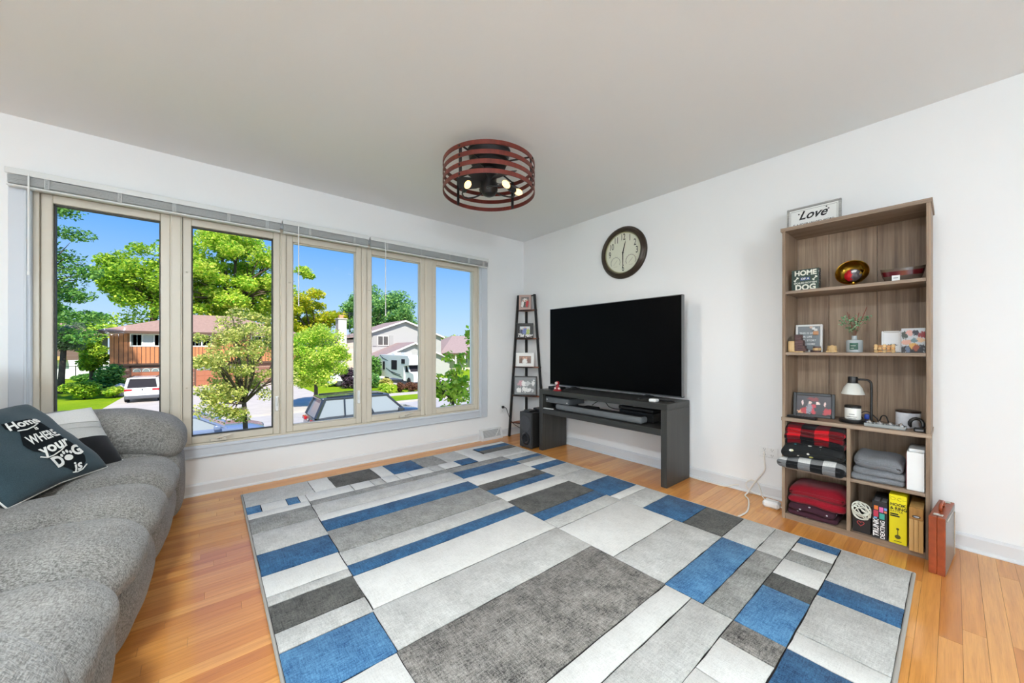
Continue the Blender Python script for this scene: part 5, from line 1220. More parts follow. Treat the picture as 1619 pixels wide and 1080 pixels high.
q = [cr_spline(q, i/(len(q)*2)) for i in range(len(q)*2)]
tag(G().tube(q, .0033, 6).build('cable_bundle', mat('ivory_cable', rgb(222, 222, 208), .45), smooth=180), 'coiled ivory cable hanging over the black box with a heart', 'cable')
t = thing('game_box', 'black box lettered in white with coloured speech bubbles on its spine', 'box', (3.27, -.2, S5))
G().box(3.238, 3.298, -.300, -.10, S5, .236, .0015).build('box_body', mat('charcoal_card', rgb(40, 40, 42), .45), t)
Mv = frame_M((3.2545, -.3006, .091), (0, 0, 1), (-1, 0, 0)); put_text('lettering', 'TRUNK', .030, Mv, M_white, t, .0009, .15, .95)
Mv = frame_M((3.2800, -.3006, .087), (0, 0, 1), (-1, 0, 0)); put_text('lettering', 'DEXTING', .024, Mv, M_white, t, .0006, 0, .95)
for (x0, x1, z0, z1, c_) in ((3.246, 3.262, .190, .212, rgb(226, 120, 50)), (3.244, 3.263, .152, .186, rgb(196, 60, 84)), (3.245, 3.258, .140, .150, rgb(120, 176, 214)), (3.266, 3.282, .180, .208, rgb(222, 110, 170)), (3.267, 3.287, .143, .174, rgb(64, 170, 156)), (3.285, 3.296, .194, .208, rgb(110, 150, 214)), (3.285, 3.296, .180, .191, rgb(226, 130, 90))):
    G().soft(x0, x1, -.3025, -.2995, z0, z1, .0014, 6).build('speech_bubble', mat('bubble', c_, .5), t)
for x in (3.246, 3.274): G().box(x, x+.020, -.292, -.22, .236, .2372).build('top_print', M_btn, t)
t = thing('game_box', 'tall bright yellow game box lettered in black', 'box', (3.335, -.2, S5))
G().box(3.304, 3.369, -.302, -.12, S5, .292, .0015).build('box_body', mat('yellow_card', rgb(238, 222, 24), .4), t)
Mv = lambda x, z: XZ(x, -.3027, z)
put_text('lettering', 'HOOK', .021, Mv(3.308, .240), M_letter, t, .0007, 0, .9, 'LEFT'); put_text('lettering', '& RING', .021, Mv(3.308, .220), M_letter, t, .0007, 0, .9, 'LEFT'); put_text('lettering', 'BATTLE', .0145, Mv(3.308, .205), M_letter, t, 0, 0, .95, 'LEFT')
G().box(3.308, 3.338, -.3030, -.3018, .187, .194).build('caption_bar', M_letter, t); G().box(3.308, 3.343, -.3030, -.3018, .177, .184).build('caption_bar', M_letter, t)
g = G().tube([(3.318+.009*math.cos(a), -.3025, .272+.007*math.sin(a)) for a in [k*.45 for k in range(15)]], .0006, 4)
g.tube([(3.344+.009*math.cos(a), -.3025, .271+.007*math.sin(a)) for a in [.9+k*.4 for k in range(12)]], .0006, 4); g.tube([(3.308, -.3025, .284), (3.311, -.3025, .278)], .0006, 4); g.tube([(3.353, -.3025, .269), (3.368, -.3025, .268)], .0006, 4)
g.build('hook_and_ring_drawing', M_letter, t)
g = G().lathe([(.0001, 0), (.011, 0)], 14, (0, 0, 0), 0, Mv(3.336, .072)); g.box(3.3345, 3.3375, -.3029, -.3018, .072, .112); g.lathe([(.0001, 0), (.006, 0)], 10, (0, 0, 0), 0, Mv(3.336, .113)); g.box(3.322, 3.350, -.3029, -.3018, .047, .050)
g.build('trophy_drawing', mat('drawing_grey', rgb(92, 88, 30), .6), t)
t = thing('wooden_case', 'upright pine block case with a round metal badge leaning out of the cubby', 'box', (3.403, -.25, 0))
M_pine = woodmat('pine_wood', rgb(200, 152, 86), rgb(226, 184, 122), 'z', .45); M_pined = woodmat('pine_wood_dark', rgb(170, 120, 58), rgb(196, 146, 80), 'z', .45)
for k in range(3): G().box(3.379+k*.0165, 3.379+(k+1)*.0165-.0006, -.345, -.325, .036, .198, .001).build('slat', M_pine, t)
G().box(3.379, 3.428, -.326, -.12, .036, .256, .002).build('case_body', M_pine, t); G().box(3.379, 3.428, -.342, -.325, .198, .256, .002).build('lid_front', M_pined, t)
G().lathe([(.012, 0), (.012, .001), (.0001, .0014)], 20, (0, 0, 0), 0, XZ(3.404, -.342, .214) @ Matrix.Diagonal((1.25, .55, 1, 1))).build('badge', M_satin, t)
G().lathe([(.0085, .0012), (.0085, .002), (.0001, .0022)], 20, (0, 0, 0), 0, XZ(3.404, -.342, .214) @ Matrix.Diagonal((1.25, .55, 1, 1))).build('badge_rim', M_silver, t)
# ---- attaché case standing on the floor
t = thing('board_game_case', 'brown leatherette hard case standing upright beside the bookcase', 'case', (3.50, -.28, 0))
M_leat = mat('chestnut_leatherette', rgb(150, 68, 34), .35, var=.25, vscale=30, bmp=.1, bscale=220); M_leat_refl = mat('grey_side_reflection', rgb(110, 106, 102), .3, spec=.6); M_brass = mat('nickel', rgb(206, 204, 196), .25, metal=.9)
ya, yb = -.455, -.130; x0, xm, x1 = 3.4615, 3.488, 3.5145
t.location = (3.474, -.462, 0); WL[t.name] = Vector((3.488, -.455, 0)); t.rotation_euler.z = -.085
for (a, b) in ((x0, xm-.0003), (xm+.0003, x1)): G().box(a, b, ya, yb, .001, .272, .002).build('half_shell', M_leat, t)
G().box(x1-.001, x1+.0015, ya+.006, yb-.006, .008, .266, .001).build('side_panel', M_leat_refl, t)  # reflection on the glossy side put into this panel's grey colour
q = [cr_spline([(xm, -.335, .272), (xm, -.34, .292), (xm, -.315, .302), (xm, -.265, .302), (xm, -.24, .292), (xm, -.245, .272)], i/20) for i in range(21)]
G().tube(q, .006, 8).build('handle', M_leat, t, smooth=180)
for y in (-.415, -.165): G().box(xm-.016, xm+.016, y-.014, y+.014, .2715, .2765, .002).build('latch', M_brass, t)
G().tube([(x1+.003, -.43, .255), (x1+.003, -.20, .255), (x1+.003, -.165, .235), (x1+.003, -.160, .02)], .0025, 6).build('edge_strip', M_brass, t)
# ================================================================== outside
ZG = -2.62
def grassmat(name, c1, c2, c3):
    m, nt, bs = newmat(name); v = coords(nt, 'World')
    a = remap(nt, noise(nt, v, .35, 4), .35, .65); b = remap(nt, noise(nt, v, 22.0, 3), .3, .7)
    L(nt, mixc(nt, math_(nt, 'MULTIPLY', b, .55), mixc(nt, a, c1, c2), c3), bs.inputs['Base Color']); bs.inputs['Roughness'].default_value = .95; bs.inputs['Specular IOR Level'].default_value = .1
    bump(nt, bs, noise(nt, v, 60, 3), .8, .05); return m
M_lawn = grassmat('lawn_grass', rgb(134, 168, 24), rgb(164, 186, 30), rgb(92, 136, 20))
M_conc = mat('concrete', rgb(196, 186, 174), .85, var=.08, vscale=1.5, kind='World'); M_asph = mat('street_paving', rgb(184, 178, 172), .9, var=.08, vscale=1.2, kind='World')
def ground(name, m, x0, x1, y0, y1, z0, z1): return tag(G().box(x0, x1, y0, y1, z0, z1).build(name, m, smooth=0), kind='structure')
ground('lawn', M_lawn, -200, -.2, -140, 160, ZG-.3, ZG)
ground('street', M_asph, -20.6, -9.0, -140, 160, ZG-.2, ZG+.012)
ground('curb_far', M_conc, -20.9, -20.6, -140, 160, ZG-.2, ZG+.10); ground('curb_near', M_conc, -9.0, -8.7, -140, 160, ZG-.2, ZG+.10)
ground('sidewalk', M_conc, -25.9, -24.4, -140, 160, ZG-.2, ZG+.03)
ground('driveway', M_conc, -43.2, -20.9, -8.1, 3.6, ZG-.2, ZG+.045); ground('driveway_neighbour', M_conc, -42.0, -20.9, 11.6, 19.5, ZG-.2, ZG+.045)
# ---- leaves and trees
def leafmesh(name, clumps, per, size, m, parent, seed, flat=.5):
    rs = np.random.RandomState(seed); P_ = []; 
    for (c_, r_) in clumps:
        d = rs.normal(size=(per, 3)); d /= np.linalg.norm(d, axis=1)[:, None]
        rad = (rs.rand(per)**.45)[:, None]
        P_.append(np.array(c_)[None]+d*rad*np.array(r_)[None])
    p = np.concatenate(P_); n = len(p)
    nrm = rs.normal(size=(n, 3)); nrm[:, 2] = np.abs(nrm[:, 2])+flat; nrm /= np.linalg.norm(nrm, axis=1)[:, None]
    a = rs.normal(size=(n, 3)); a -= nrm*(a*nrm).sum(1)[:, None]; a /= np.linalg.norm(a, axis=1)[:, None]; b = np.cross(nrm, a)
    s_ = size*(.6+.8*rs.rand(n))[:, None]
    q = np.stack([p-a*s_*.5, p+b*s_*.32+nrm*s_*.1, p+a*s_*.55, p-b*s_*.32+nrm*s_*.1], 1).reshape(-1, 3)
    org = Vector((float(p[:, 0].mean()), float(p[:, 1].mean()), float(p[:, 2].min())))
    q = q-np.array(org)[None]
    me = bpy.data.meshes.new(name); me.vertices.add(4*n); me.vertices.foreach_set('co', q.ravel())
    me.loops.add(4*n); me.loops.foreach_set('vertex_index', np.arange(4*n, dtype=np.int32))
    me.polygons.add(n); me.polygons.foreach_set('loop_start', np.arange(0, 4*n, 4, dtype=np.int32))
    me.update(calc_edges=True); me.validate(); me.materials.append(m)
    o = bpy.data.objects.new(name, me); COL.objects.link(o); WL[o.name] = org
    if parent is not None: o.parent = parent; o.location = org-WL[parent.name]
    else: o.location = org
    o['kind'] = 'stuff'
    return o
M_bark = mat('bark', rgb(96, 82, 70), .95, var=.3, vscale=6, bmp=.5, bscale=20, kind='World')
LM = {'bright': leafmat('leaf_bright', rgb(92, 150, 26), rgb(170, 206, 52), rgb(206, 220, 96)), 'mid': leafmat('leaf_mid', rgb(56, 116, 36), rgb(134, 182, 50), rgb(186, 202, 70)),
      'dark': leafmat('leaf_dark', rgb(36, 92, 48), rgb(84, 146, 62), rgb(130, 170, 80)), 'blue': leafmat('leaf_bluegreen', rgb(48, 104, 70), rgb(104, 158, 96), rgb(150, 186, 100)),
      'olive': leafmat('leaf_olive', rgb(110, 134, 48), rgb(176, 188, 84), rgb(204, 196, 120)), 'grey': leafmat('leaf_greygreen', rgb(84, 104, 80), rgb(136, 152, 118)),
      'gold': leafmat('leaf_golden', rgb(120, 154, 26), rgb(190, 196, 44), rgb(206, 190, 60)), 'purple': leafmat('leaf_purple', rgb(62, 48, 56), rgb(110, 92, 104)), 'rust': leafmat('leaf_rust', rgb(92, 62, 50), rgb(140, 104, 78)),
      'straw': leafmat('leaf_straw', rgb(150, 160, 60), rgb(214, 190, 130))}
def tree(name, label, base, cen, rad, ncl, clr, per, size, m, seed, tr=.2, limbs=10, cat='tree', group='trees along the street', extra=(), low=-.9, sub=0):
    rs = random.Random(seed); t = thing(name, label, cat, base, group); cen = Vector(cen); cl = []
    while len(cl) < ncl:
        d = Vector((rs.uniform(-1, 1), rs.uniform(-1, 1), rs.uniform(low, 1)))
        if d.length > 1 or d.length < .35: continue
        k = clr*rs.uniform(.7, 1.25); cl.append(((cen.x+d.x*rad[0], cen.y+d.y*rad[1], cen.z+d.z*rad[2]), (k, k, k*.7)))
    cl += list(extra)
    leafmesh('crown', cl, per, size, m, t, seed)
    b = Vector(base); fork = Vector((cen.x, cen.y, cen.z-rad[2]*.55))
    if fork.z < b.z+.2: fork.z = b.z+.2
    G().tube([b-Vector((0, 0, .05)), b*.7+fork*.3+Vector((tr*.1, 0, 0)), fork], [tr*1.25, tr, tr*.8], 8).build('trunk', M_bark, t, smooth=180)
    g = G()
    for i in range(min(limbs, len(cl))):
        e_ = Vector(cl[i][0]); mid = fork*.5+e_*.5+Vector((rs.uniform(-.1, .1), rs.uniform(-.1, .1), .08))*rad[0]
        g.tube([fork-Vector((0, 0, tr)), mid, e_], [tr*.55, tr*.32, tr*.08], 6)
        for q in range(sub):
            e2 = e_+Vector((rs.uniform(-1, 1), rs.uniform(-1, 1), rs.uniform(-.3, 1)))*clr; g.tube([mid, (mid+e2)/2+Vector((0, 0, .05))*rad[0], e2], [tr*.22, tr*.14, tr*.04], 5)
    if g.v: g.build('branches', M_bark, t, smooth=180)
    return t
def shrub(name, label, c_, rad, m, per, size, seed, cat='shrub', group='shrubs in the front yards', ncl=12):
    rs = random.Random(seed); t = thing(name, label, cat, (c_[0], c_[1], c_[2]), group); cl = []
    for i in range(ncl):
        a = rs.uniform(0, 6.28); r_ = rs.uniform(.1, .7); z = rs.uniform(.25, .8)
        cl.append(((c_[0]+rad[0]*r_*math.cos(a), c_[1]+rad[1]*r_*math.sin(a), c_[2]+rad[2]*2*z*(1-.35*r_)), tuple(q*.45 for q in rad)))
    leafmesh('foliage', cl, per, size, m, t, seed, .8)
    g = G()
    for i in range(5): g.tube([(c_[0], c_[1], c_[2]-.03), cl[i][0]], [.03, .01], 5)
    g.build('stems', M_bark, t, smooth=180); return t
# window 1 and 2: trees around the orange house
tree('shade_tree', 'tall dark leafy tree on the lawn left of the orange house', (-34.5, -13.9, ZG), (-33.8, -12.6, 6.6), (3.0, 3.0, 5.2), 46, 1.05, 330, .20, LM['dark'], 11, .28, 14, extra=[((-33.4, -10.0, 8.6), (.9, 1.1, .5)), ((-33.6, -9.6, 6.2), (.8, 1.0, .5)), ((-33.6, -9.3, 3.2), (.8, .9, .45)), ((-33.7, -9.9, 4.6), (.9, 1.0, .5)), ((-33.7, -9.8, 1.9), (.9, 1.0, .6))], sub=2)
tree('shade_tree', 'broad light green tree rising behind the left end of the orange house', (-60.5, -8.6, ZG), (-60, -8.4, 9.6), (4.4, 4.6, 4.4), 60, 1.45, 320, .38, LM['mid'], 12, .4, 14, sub=2, extra=[((-60, -12.6, 10.2), (1.2, 1.4, .7)), ((-60, -12.2, 8.8), (1.0, 1.2, .6)), ((-60, -10.2, 4.6), (2.2, 2.4, 1.4)), ((-60, -12.0, 3.4), (2, 2.2, 1.2))])
tree('shade_tree', 'huge bright green tree standing behind the orange house roof', (-60, -.5, ZG), (-59.5, -.6, 10.8), (6.4, 6.6, 6.6), 110, 1.55, 330, .40, LM['bright'], 13, .5, 22, low=-.95, sub=2, extra=[((-59.5, 7.9, 12.9), (.8, 1.3, .8)), ((-59.5, 8.6, 12.2), (.6, 1.0, .5))])
tree('shade_tree', 'dark green tree filling the gap behind the brick house', (-90, -25.5, ZG), (-90, -24.6, 5.3), (5, 8, 4.4), 60, 1.9, 180, .6, LM['dark'], 14, .4, 8, group='trees behind the far houses')
tree('shade_tree', 'leafy green tree leaning over the left wall of the orange house', (-47.3, -11.5, ZG), (-47, -11.35, .45), (1.4, .70, 1.5), 30, .62, 240, .22, LM['mid'], 15, .2, 8)
tree('spruce_tree', 'grey-green needled tree beside the brick house', (-43.6, -12.6, ZG), (-43.6, -12.4, 2.2), (1.4, 1.2, 1.3), 28, .55, 200, .18, LM['grey'], 16, .2, 10)
tree('young_tree', 'young airy tree with yellow-green leaves beside the parked sedan', (-8.15, -2.32, ZG), (-8.2, -2.42, .55), (1.18, 1.12, 1.50), 86, .25, 170, .066, LM['olive'], 17, .062, 22, low=-.85, sub=2)
tree('pear_tree', 'compact rounded street tree with bright green crown on the verge', (-22.06, 2.04, ZG), (-21.95, 2.05, .42), (1.75, 1.65, 2.1), 62, .62, 300, .135, LM['bright'], 18, .12, 10, low=-.85)
tree('shade_tree', 'golden green tree far behind the street tree', (-66, 10.2, ZG), (-65.5, 10.2, 6.2), (4.6, 4.8, 4.4), 60, 1.5, 240, .42, LM['gold'], 19, .4, 8, group='trees behind the far houses')
tree('shade_tree', 'large rounded blue-green tree behind the grey gabled house', (-65.5, 21.6, ZG), (-64.5, 21.2, 7.2), (6.0, 6.6, 4.9), 110, 1.6, 240, .42, LM['blue'], 20, .5, 8, group='trees behind the far houses')
tree('shade_tree', 'low green tree behind the porch house roof', (-67, 37.4, ZG), (-66.5, 37.6, 2.2), (3.4, 4.4, 1.9), 40, 1.0, 100, .5, LM['mid'], 21, .3, 6, group='trees behind the far houses')
tree('shade_tree', 'small dark tree at the far end of the porch house', (-67, 46.0, ZG), (-66.5, 45.2, 2.9), (3, 3.6, 2.2), 34, 1.0, 100, .5, LM['dark'], 22, .3, 6, group='trees behind the far houses')
tree('lilac_bush', 'leafy bush growing close outside the right-hand pane', (-1.30, -.34, ZG), (-1.28, -.29, .52), (.36, .36, .36), 30, .13, 26, .085, LM['bright'], 23, .030, 26, cat='shrub', group='shrubs in the front yards', low=-1, extra=[((-1.16, -.10, 1.25), (.05, .05, .16)), ((-1.15, -.08, 1.02), (.06, .06, .14)), ((-1.22, -.18, .92), (.08, .08, .10)), ((-1.30, -.36, .95), (.10, .10, .10))], sub=1)
shrub('round_bush', 'dense green bush at the corner of the orange house', (-39.6, -9.4, ZG), (1.5, 1.45, 1.35), LM['dark'], 260, .26, 31)
shrub('round_bush', 'low bright flowering bush at the edge of the lawn bed', (-36.8, -10.1, ZG), (1.1, 1.3, .75), LM['mid'], 230, .22, 32)
shrub('round_bush', 'spreading leafy plants beside the driveway edge', (-36.6, -8.6, ZG), (.8, .9, .45), LM['bright'], 200, .18, 33)
shrub('round_bush', 'small dark round bush in front of the black fence', (-58, -13.9, ZG), (.8, .8, .55), LM['dark'], 160, .25, 34)
shrub('smoke_bush', 'purple-leaved bush behind the street tree', (-32.3, 6.9, ZG), (.9, .85, 1.05), LM['purple'], 220, .2, 35)
shrub('hedge_bush', 'tall clipped green hedge beside the motorhome', (-37.6, 10.9, ZG), (.95, 1.0, 1.75), LM['dark'], 300, .22, 36)
shrub('round_bush', 'rounded blue-green shrub before the garage', (-31.2, 8.7, ZG), (.75, .75, .85), LM['blue'], 230, .18, 37)
shrub('ornamental_grass', 'pale straw ornamental grass clump in front of the hedge', (-29.0, 9.1, ZG), (.75, .75, .62), LM['straw'], 220, .2, 38)
shrub('ornamental_grass', 'bright green grass clump before the motorhome', (-26.6, 8.2, ZG), (.75, .7, .48), LM['bright'], 220, .16, 39)
shrub('barberry_bush', 'small round dark red bush near the sidewalk, before the hedge', (-26.3, 9.3, ZG), (.42, .42, .46), LM['rust'], 150, .13, 40)
shrub('barberry_bush', 'round dark red bush beside its smaller twin near the sidewalk', (-26.2, 10.45, ZG), (.46, .46, .45), LM['rust'], 150, .13, 41)
shrub('barberry_bush', 'wide low dark red bush along the motorhome wheels', (-27.8, 10.9, ZG), (.85, .8, .40), LM['rust'], 190, .14, 42)
shrub('round_bush', 'low green plants under the motorhome cab', (-27.2, 12.7, ZG), (.7, .7, .42), LM['mid'], 180, .15, 43)
# ---- houses
M_shing = mat('roof_shingle', rgb(168, 136, 120), .95, var=.14, vscale=5, bmp=.4, bscale=30, kind='World'); M_shing2 = mat('roof_shingle_grey', rgb(160, 138, 132), .95, var=.12, vscale=5, bmp=.4, bscale=30, kind='World')
M_side = mat('orange_siding', rgb(204, 132, 86), .8, var=.08, vscale=3, kind='World'); M_facia = mat('brown_fascia', rgb(98, 74, 60), .7); M_winw = mat('house_window_white', rgb(234, 230, 220), .5)
M_hglass = mat('house_glass', rgb(128, 142, 140), .1, spec=.6); M_curtain = mat('curtain', rgb(196, 200, 198), .8)
def brickmat(name, a, b, mo):
    m, nt, bs = newmat(name); br = nd(nt, 'ShaderNodeTexBrick'); v = coords(nt, 'World', (1, 1, 1), (math.pi/2, 0, math.pi/2))
    L(nt, v, br.inputs['Vector']); br.inputs['Color1'].default_value = a; br.inputs['Color2'].default_value = b; br.inputs['Mortar'].default_value = mo
    br.inputs['Scale'].default_value = 1.0; br.inputs['Brick Width'].default_value = .42; br.inputs['Row Height'].default_value = .16; br.inputs['Mortar Size'].default_value = .014
    L(nt, br.outputs[0], bs.inputs['Base Color']); bs.inputs['Roughness'].default_value = .9; return m
M_brick = brickmat('brown_brick', rgb(136, 96, 80), rgb(164, 124, 104), rgb(190, 176, 164)); M_brick2 = brickmat('pale_brick', rgb(206, 184, 170), rgb(222, 204, 190), rgb(226, 216, 206)); M_brick3 = brickmat('dark_brick', rgb(104, 84, 72), rgb(126, 104, 90), rgb(140, 128, 118))
def win(par, xf, y0, y1, z0, z1, n, m=M_hglass, fw=.10):
    f_ = G()
    f_.box(xf, xf+.07, y0, y1, z0, z0+fw); f_.box(xf, xf+.07, y0, y1, z1-fw, z1)
    for i in range(n+1):
        yc = y0+fw/2+(y1-y0-fw)*i/n; f_.box(xf, xf+.07, yc-fw/2, yc+fw/2, z0+fw, z1-fw)
    w_ = f_.build('window', M_winw, par, smooth=0)
    for i in range(n):
        a = y0+fw+(y1-y0-fw)*i/n; b = y0+(y1-y0-fw)*(i+1)/n; G().box(xf+.005, xf+.03, a, b, z0+fw, z1-fw).build('glass_pane', m, w_, smooth=0)
        if n == 3 and i == 1: G().box(xf+.031, xf+.034, a, b, z0+fw, z1-fw).build('curtain', M_curtain, w_, smooth=0)
def hip(par, x0, x1, y0, y1, z0, z1, ins, m, over=.6):
    a, b, c_, d = (x0-over, y0-over, z0), (x1+over, y0-over, z0), (x1+over, y1+over, z0), (x0-over, y1+over, z0); xm = (x0+x1)/2; e_, f_ = (xm, y0+ins, z1), (xm, y1-ins, z1)
    r_ = G().add([a, b, c_, d, e_, f_], [(1, 0, 4)[::-1], (2, 1, 4, 5)[::-1], (3, 2, 5)[::-1], (0, 3, 5, 4)[::-1], (0, 1, 2, 3)[::-1]]).build('roof', m, par, smooth=0)
    g = G().box(x1+over-.06, x1+over+.03, y0-over, y1+over, z0-.2, z0+.02); g.box(x0-over, x1+over, y0-over-.03, y0-over+.06, z0-.2, z0+.02); g.box(x0-over, x1+over, y0-over, y1+over, z0-.2, z0-.17)
    g.build('fascia', M_facia, par, smooth=0)
hO = thing('house', 'two-storey house with orange siding over brown brick and double garage', 'house', (-49, -2.7, ZG), 'houses across the street')
G().box(-55, -43.25, -9.6, 4.2, ZG-.1, -.2).build('brick_wall', M_brick, hO, smooth=0)
G().box(-55, -42.98, -9.75, 4.35, -.25, 2.5).build('upper_wall', M_facia, hO, smooth=0)
g = G(); y = -9.75
while y < 4.3: g.box(-42.98, -42.93, y+.022, y+.258, -.25, 2.5); y += .28
tag(g.build('siding_boards', M_side, hO, smooth=0), kind='stuff')
G().box(-43, -42.93, -9.78, 4.38, -.36, -.24).build('band_board', M_facia, hO, smooth=0)
win(hO, -42.96, -8.52, -6.20, 1.26, 2.42, 3); win(hO, -42.96, -4.45, -2.90, 1.26, 2.42, 2); win(hO, -42.96, .2, 2.2, 1.26, 2.42, 2)
hip(hO, -55, -43, -9.7, 4.3, 2.62, 4.75, 5.2, M_shing, .75)
M_gar = mat('garage_brown', rgb(172, 108, 78), .7)
for (y0, y1) in ((-8.45, -4.75), (-4.1, -.3)):
    gd = G().box(-43.26, -43.21, y0, y1, ZG, -.62).build('garage_door', M_gar, hO, smooth=0)
    for k in range(4):
        z0 = ZG+.04+k*.49
        for j in range(6):
            a = y0+.06+(y1-y0-.12)*j/6; b = y0+.02+(y1-y0-.12)*(j+1)/6
            if k < 3: G().box(-43.212, -43.19, a, b, z0+.06, z0+.44).build('door_panel', M_gar, gd, smooth=0)
            else:
                G().box(-43.212, -43.195, a, b, z0+.08, z0+.42).build('fan_light_pane', M_hglass, gd, smooth=0)
                ar = [((a+b)/2+(b-a)*.42*math.cos(q), z0+.10+.28*math.sin(q)) for q in [math.pi*i/8 for i in range(9)]]
                G().tube([(-43.19, p[0], p[1]) for p in ar], .02, 5).build('fan_light_bar', M_winw, gd)
    G().box(-43.26, -43.17, y0-.12, y0, ZG, -.5).build('door_jamb', M_facia, hO, smooth=0); G().box(-43.26, -43.17, y1, y1+.12, ZG, -.5).build('door_jamb', M_facia, hO, smooth=0); G().box(-43.26, -43.17, y0-.12, y1+.12, -.62, -.5).build('door_header', M_facia, hO, smooth=0)
hF = thing('house', 'distant dark brick house behind the black fence', 'house', (-74, -17.5, ZG), 'houses across the street')
G().box(-80, -70, -22.5, -15.2, ZG-.1, 2.9).build('brick_wall', M_brick3, hF, smooth=0); win(hF, -69.96, -18.4, -16.0, 1.1, 2.5, 1, M_hglass, .16); hip(hF, -80, -70, -22.5, -15.2, 2.95, 4.6, 3.0, M_shing, .7)
G().box(-66, -65, -18.9, -16.6, -.3, .15).build('patio_canopy', mat('tan_canopy', rgb(214, 172, 104), .8), hF, smooth=0)
fn_ = thing('yard_fence', 'black metal yard fence before white sheds', 'fence', (-61, -15, ZG))
for k in range(9): G().box(-61.03, -60.97, -19.2+k*1.05, -19.14+k*1.05, ZG, ZG+1.75).build('fence_post', M_black, fn_, smooth=0)
for z in (.15, 1.62): G().box(-61.02, -60.98, -19.2, -10.7, ZG+z, ZG+z+.05).build('fence_rail', M_black, fn_, smooth=0)
G().box(-61.1, -60.9, -17.3, -17.0, ZG, ZG+1.9).build('gate_post', mat('cedar', rgb(190, 150, 104), .8), fn_, smooth=0)
tag(G().box(-66.2, -66, -24, -9.8, ZG, ZG+2.3).build('privacy_fence', mat('white_vinyl', rgb(232, 232, 234), .6), smooth=0), 'tall white vinyl fence behind the black yard fence', 'fence')
tag(G().soft(-38.6, -37.4, -8.9, -8.15, ZG, ZG+1.0, .3, 6, (0, 0, 0), lambda p, u: (p.x+.12*math.sin(p.y*5), p.y+.1*math.sin(p.z*6), p.z-.3*abs(p.y+8.5))).build('garden_boulder', mat('pale_boulder', rgb(206, 196, 180), .9, var=.15), smooth=180), 'pale boulder in the planting bed beside the driveway', 'rock')
# grey gabled house
M_gside = mat('grey_siding', rgb(186, 184, 180), .8); M_wtrim = mat('house_trim_white', rgb(240, 238, 234), .6); M_shut = mat('grey_shutter', rgb(170, 168, 164), .7)
hG = thing('house', 'pale grey gabled house with shutters and an attached garage', 'house', (-50, 18.9, ZG), 'houses across the street')
def gable(par, x0, x1, y0, y1, zb, ze, zr, m, mr, over=.45, wn='gable_wall'):
    ym = (y0+y1)/2
    G().prism([(y0, zb), (y1, zb), (y1, ze), (ym, zr), (y0, ze)], x0, x1, 'x').build(wn, m, par, smooth=0)
    k = (zr-ze)/(ym-y0); n_ = int((zr-zb)/.22)
    g = G()
    for i in range(n_):
        z = zb+.22*i
        if z < ze: a, b = y0, y1
        else: a = y0+(z-ze)/k; b = y1-(z-ze)/k
        if b-a > .3: g.box(x1, x1+.018, a, b, z+.006, z+.2)
    tag(g.build('lap_siding', m, par, smooth=0), kind='stuff')
    for s_ in (-1, 1):
        e_ = (y0-over, ze-over*k) if s_ < 0 else (y1+over, ze-over*k)
        P0 = (ym, zr+.02); vs = []
        for x in (x0, x1+.5):
            vs += [(x, P0[0], P0[1]), (x, e_[0], e_[1]), (x, e_[0], e_[1]+.18), (x, P0[0], P0[1]+.18)]
        G().add(vs, [(0,1,2,3), (7,6,5,4), (0,4,5,1), (1,5,6,2), (2,6,7,3), (3,7,4,0)]).build('roof', mr, par, smooth=0)
        vs = []
        for x in (x1+.5, x1+.56): vs += [(x, P0[0], P0[1]-.06), (x, e_[0], e_[1]-.06), (x, e_[0], e_[1]+.16), (x, P0[0], P0[1]+.16)]
        G().add(vs, [(3,2,1,0), (4,5,6,7), (0,1,5,4), (1,2,6,5), (2,3,7,6), (3,0,4,7)]).build('rake_trim', M_wtrim, par, smooth=0)
gable(hG, -56, -47.8, 12.9, 24.9, ZG-.1, 2.9, 5.05, M_gside, M_shing2)
win(hG, -47.76, 14.95, 16.55, 1.5, 2.9, 2, mat('dim_glass', rgb(92, 88, 84), .15)); win(hG, -47.76, 21.6, 23.2, 1.5, 2.9, 2, M_hglass)
for (a, b) in ((14.3, 14.85), (16.65, 17.2), (20.95, 21.5), (23.3, 23.85)): G().box(-47.79, -47.70, a, b, 1.45, 2.95).build('shutter', M_shut, hG, smooth=0)
gable(hG, -48, -42.2, 12.4, 23.2, ZG-.1, -.45, 1.75, M_gside, M_shing2, .5, 'garage_wall')
G().box(-42.2, -42.12, 13.1, 14.0, ZG, -.7).build('side_door', M_winw, hG, smooth=0)
G().box(-55, -47.9, 9.4, 12.9, ZG-.1, 2.3).build('chimney_side_wall', M_brick2, hG, smooth=0)
ch = G().box(-48.6, -47.2, 9.75, 10.75, ZG, 4.9).build('chimney', M_brick2, hG, smooth=0)
G().box(-48.7, -47.1, 9.65, 10.85, 4.9, 5.05).build('chimney_cap', M_conc, ch, smooth=0); G().box(-48.2, -47.7, 10.0, 10.5, 5.05, 5.5).build('flue', mat('clay_flue', rgb(200, 150, 110), .8), ch, smooth=0)
G().add([(-47.3, 9.2, 2.25), (-47.3, 13.0, 2.75), (-55.5, 13.0, 2.75), (-55.5, 9.2, 2.25), (-47.3, 9.2, 2.45), (-47.3, 13.0, 2.95), (-55.5, 13.0, 2.95), (-55.5, 9.2, 2.45)], [(3,2,1,0), (4,5,6,7), (0,1,5,4), (1,2,6,5), (2,3,7,6), (3,0,4,7)]).build('side_roof', M_shing2, hG, smooth=0)
g = G().tube([(-48, 11.3, 2.5), (-48, 11.3, 5.9)], .03, 5)
for z, l_ in ((5.85, 1.5), (5.6, 1.0)): g.tube([(-48, 11.3-l_, z), (-48, 11.3+l_, z)], .025, 5)
g.build('antenna', M_alu, hG)
hP = thing('house', 'low house with hip roof and white porch posts', 'house', (-52, 32, ZG), 'houses across the street')
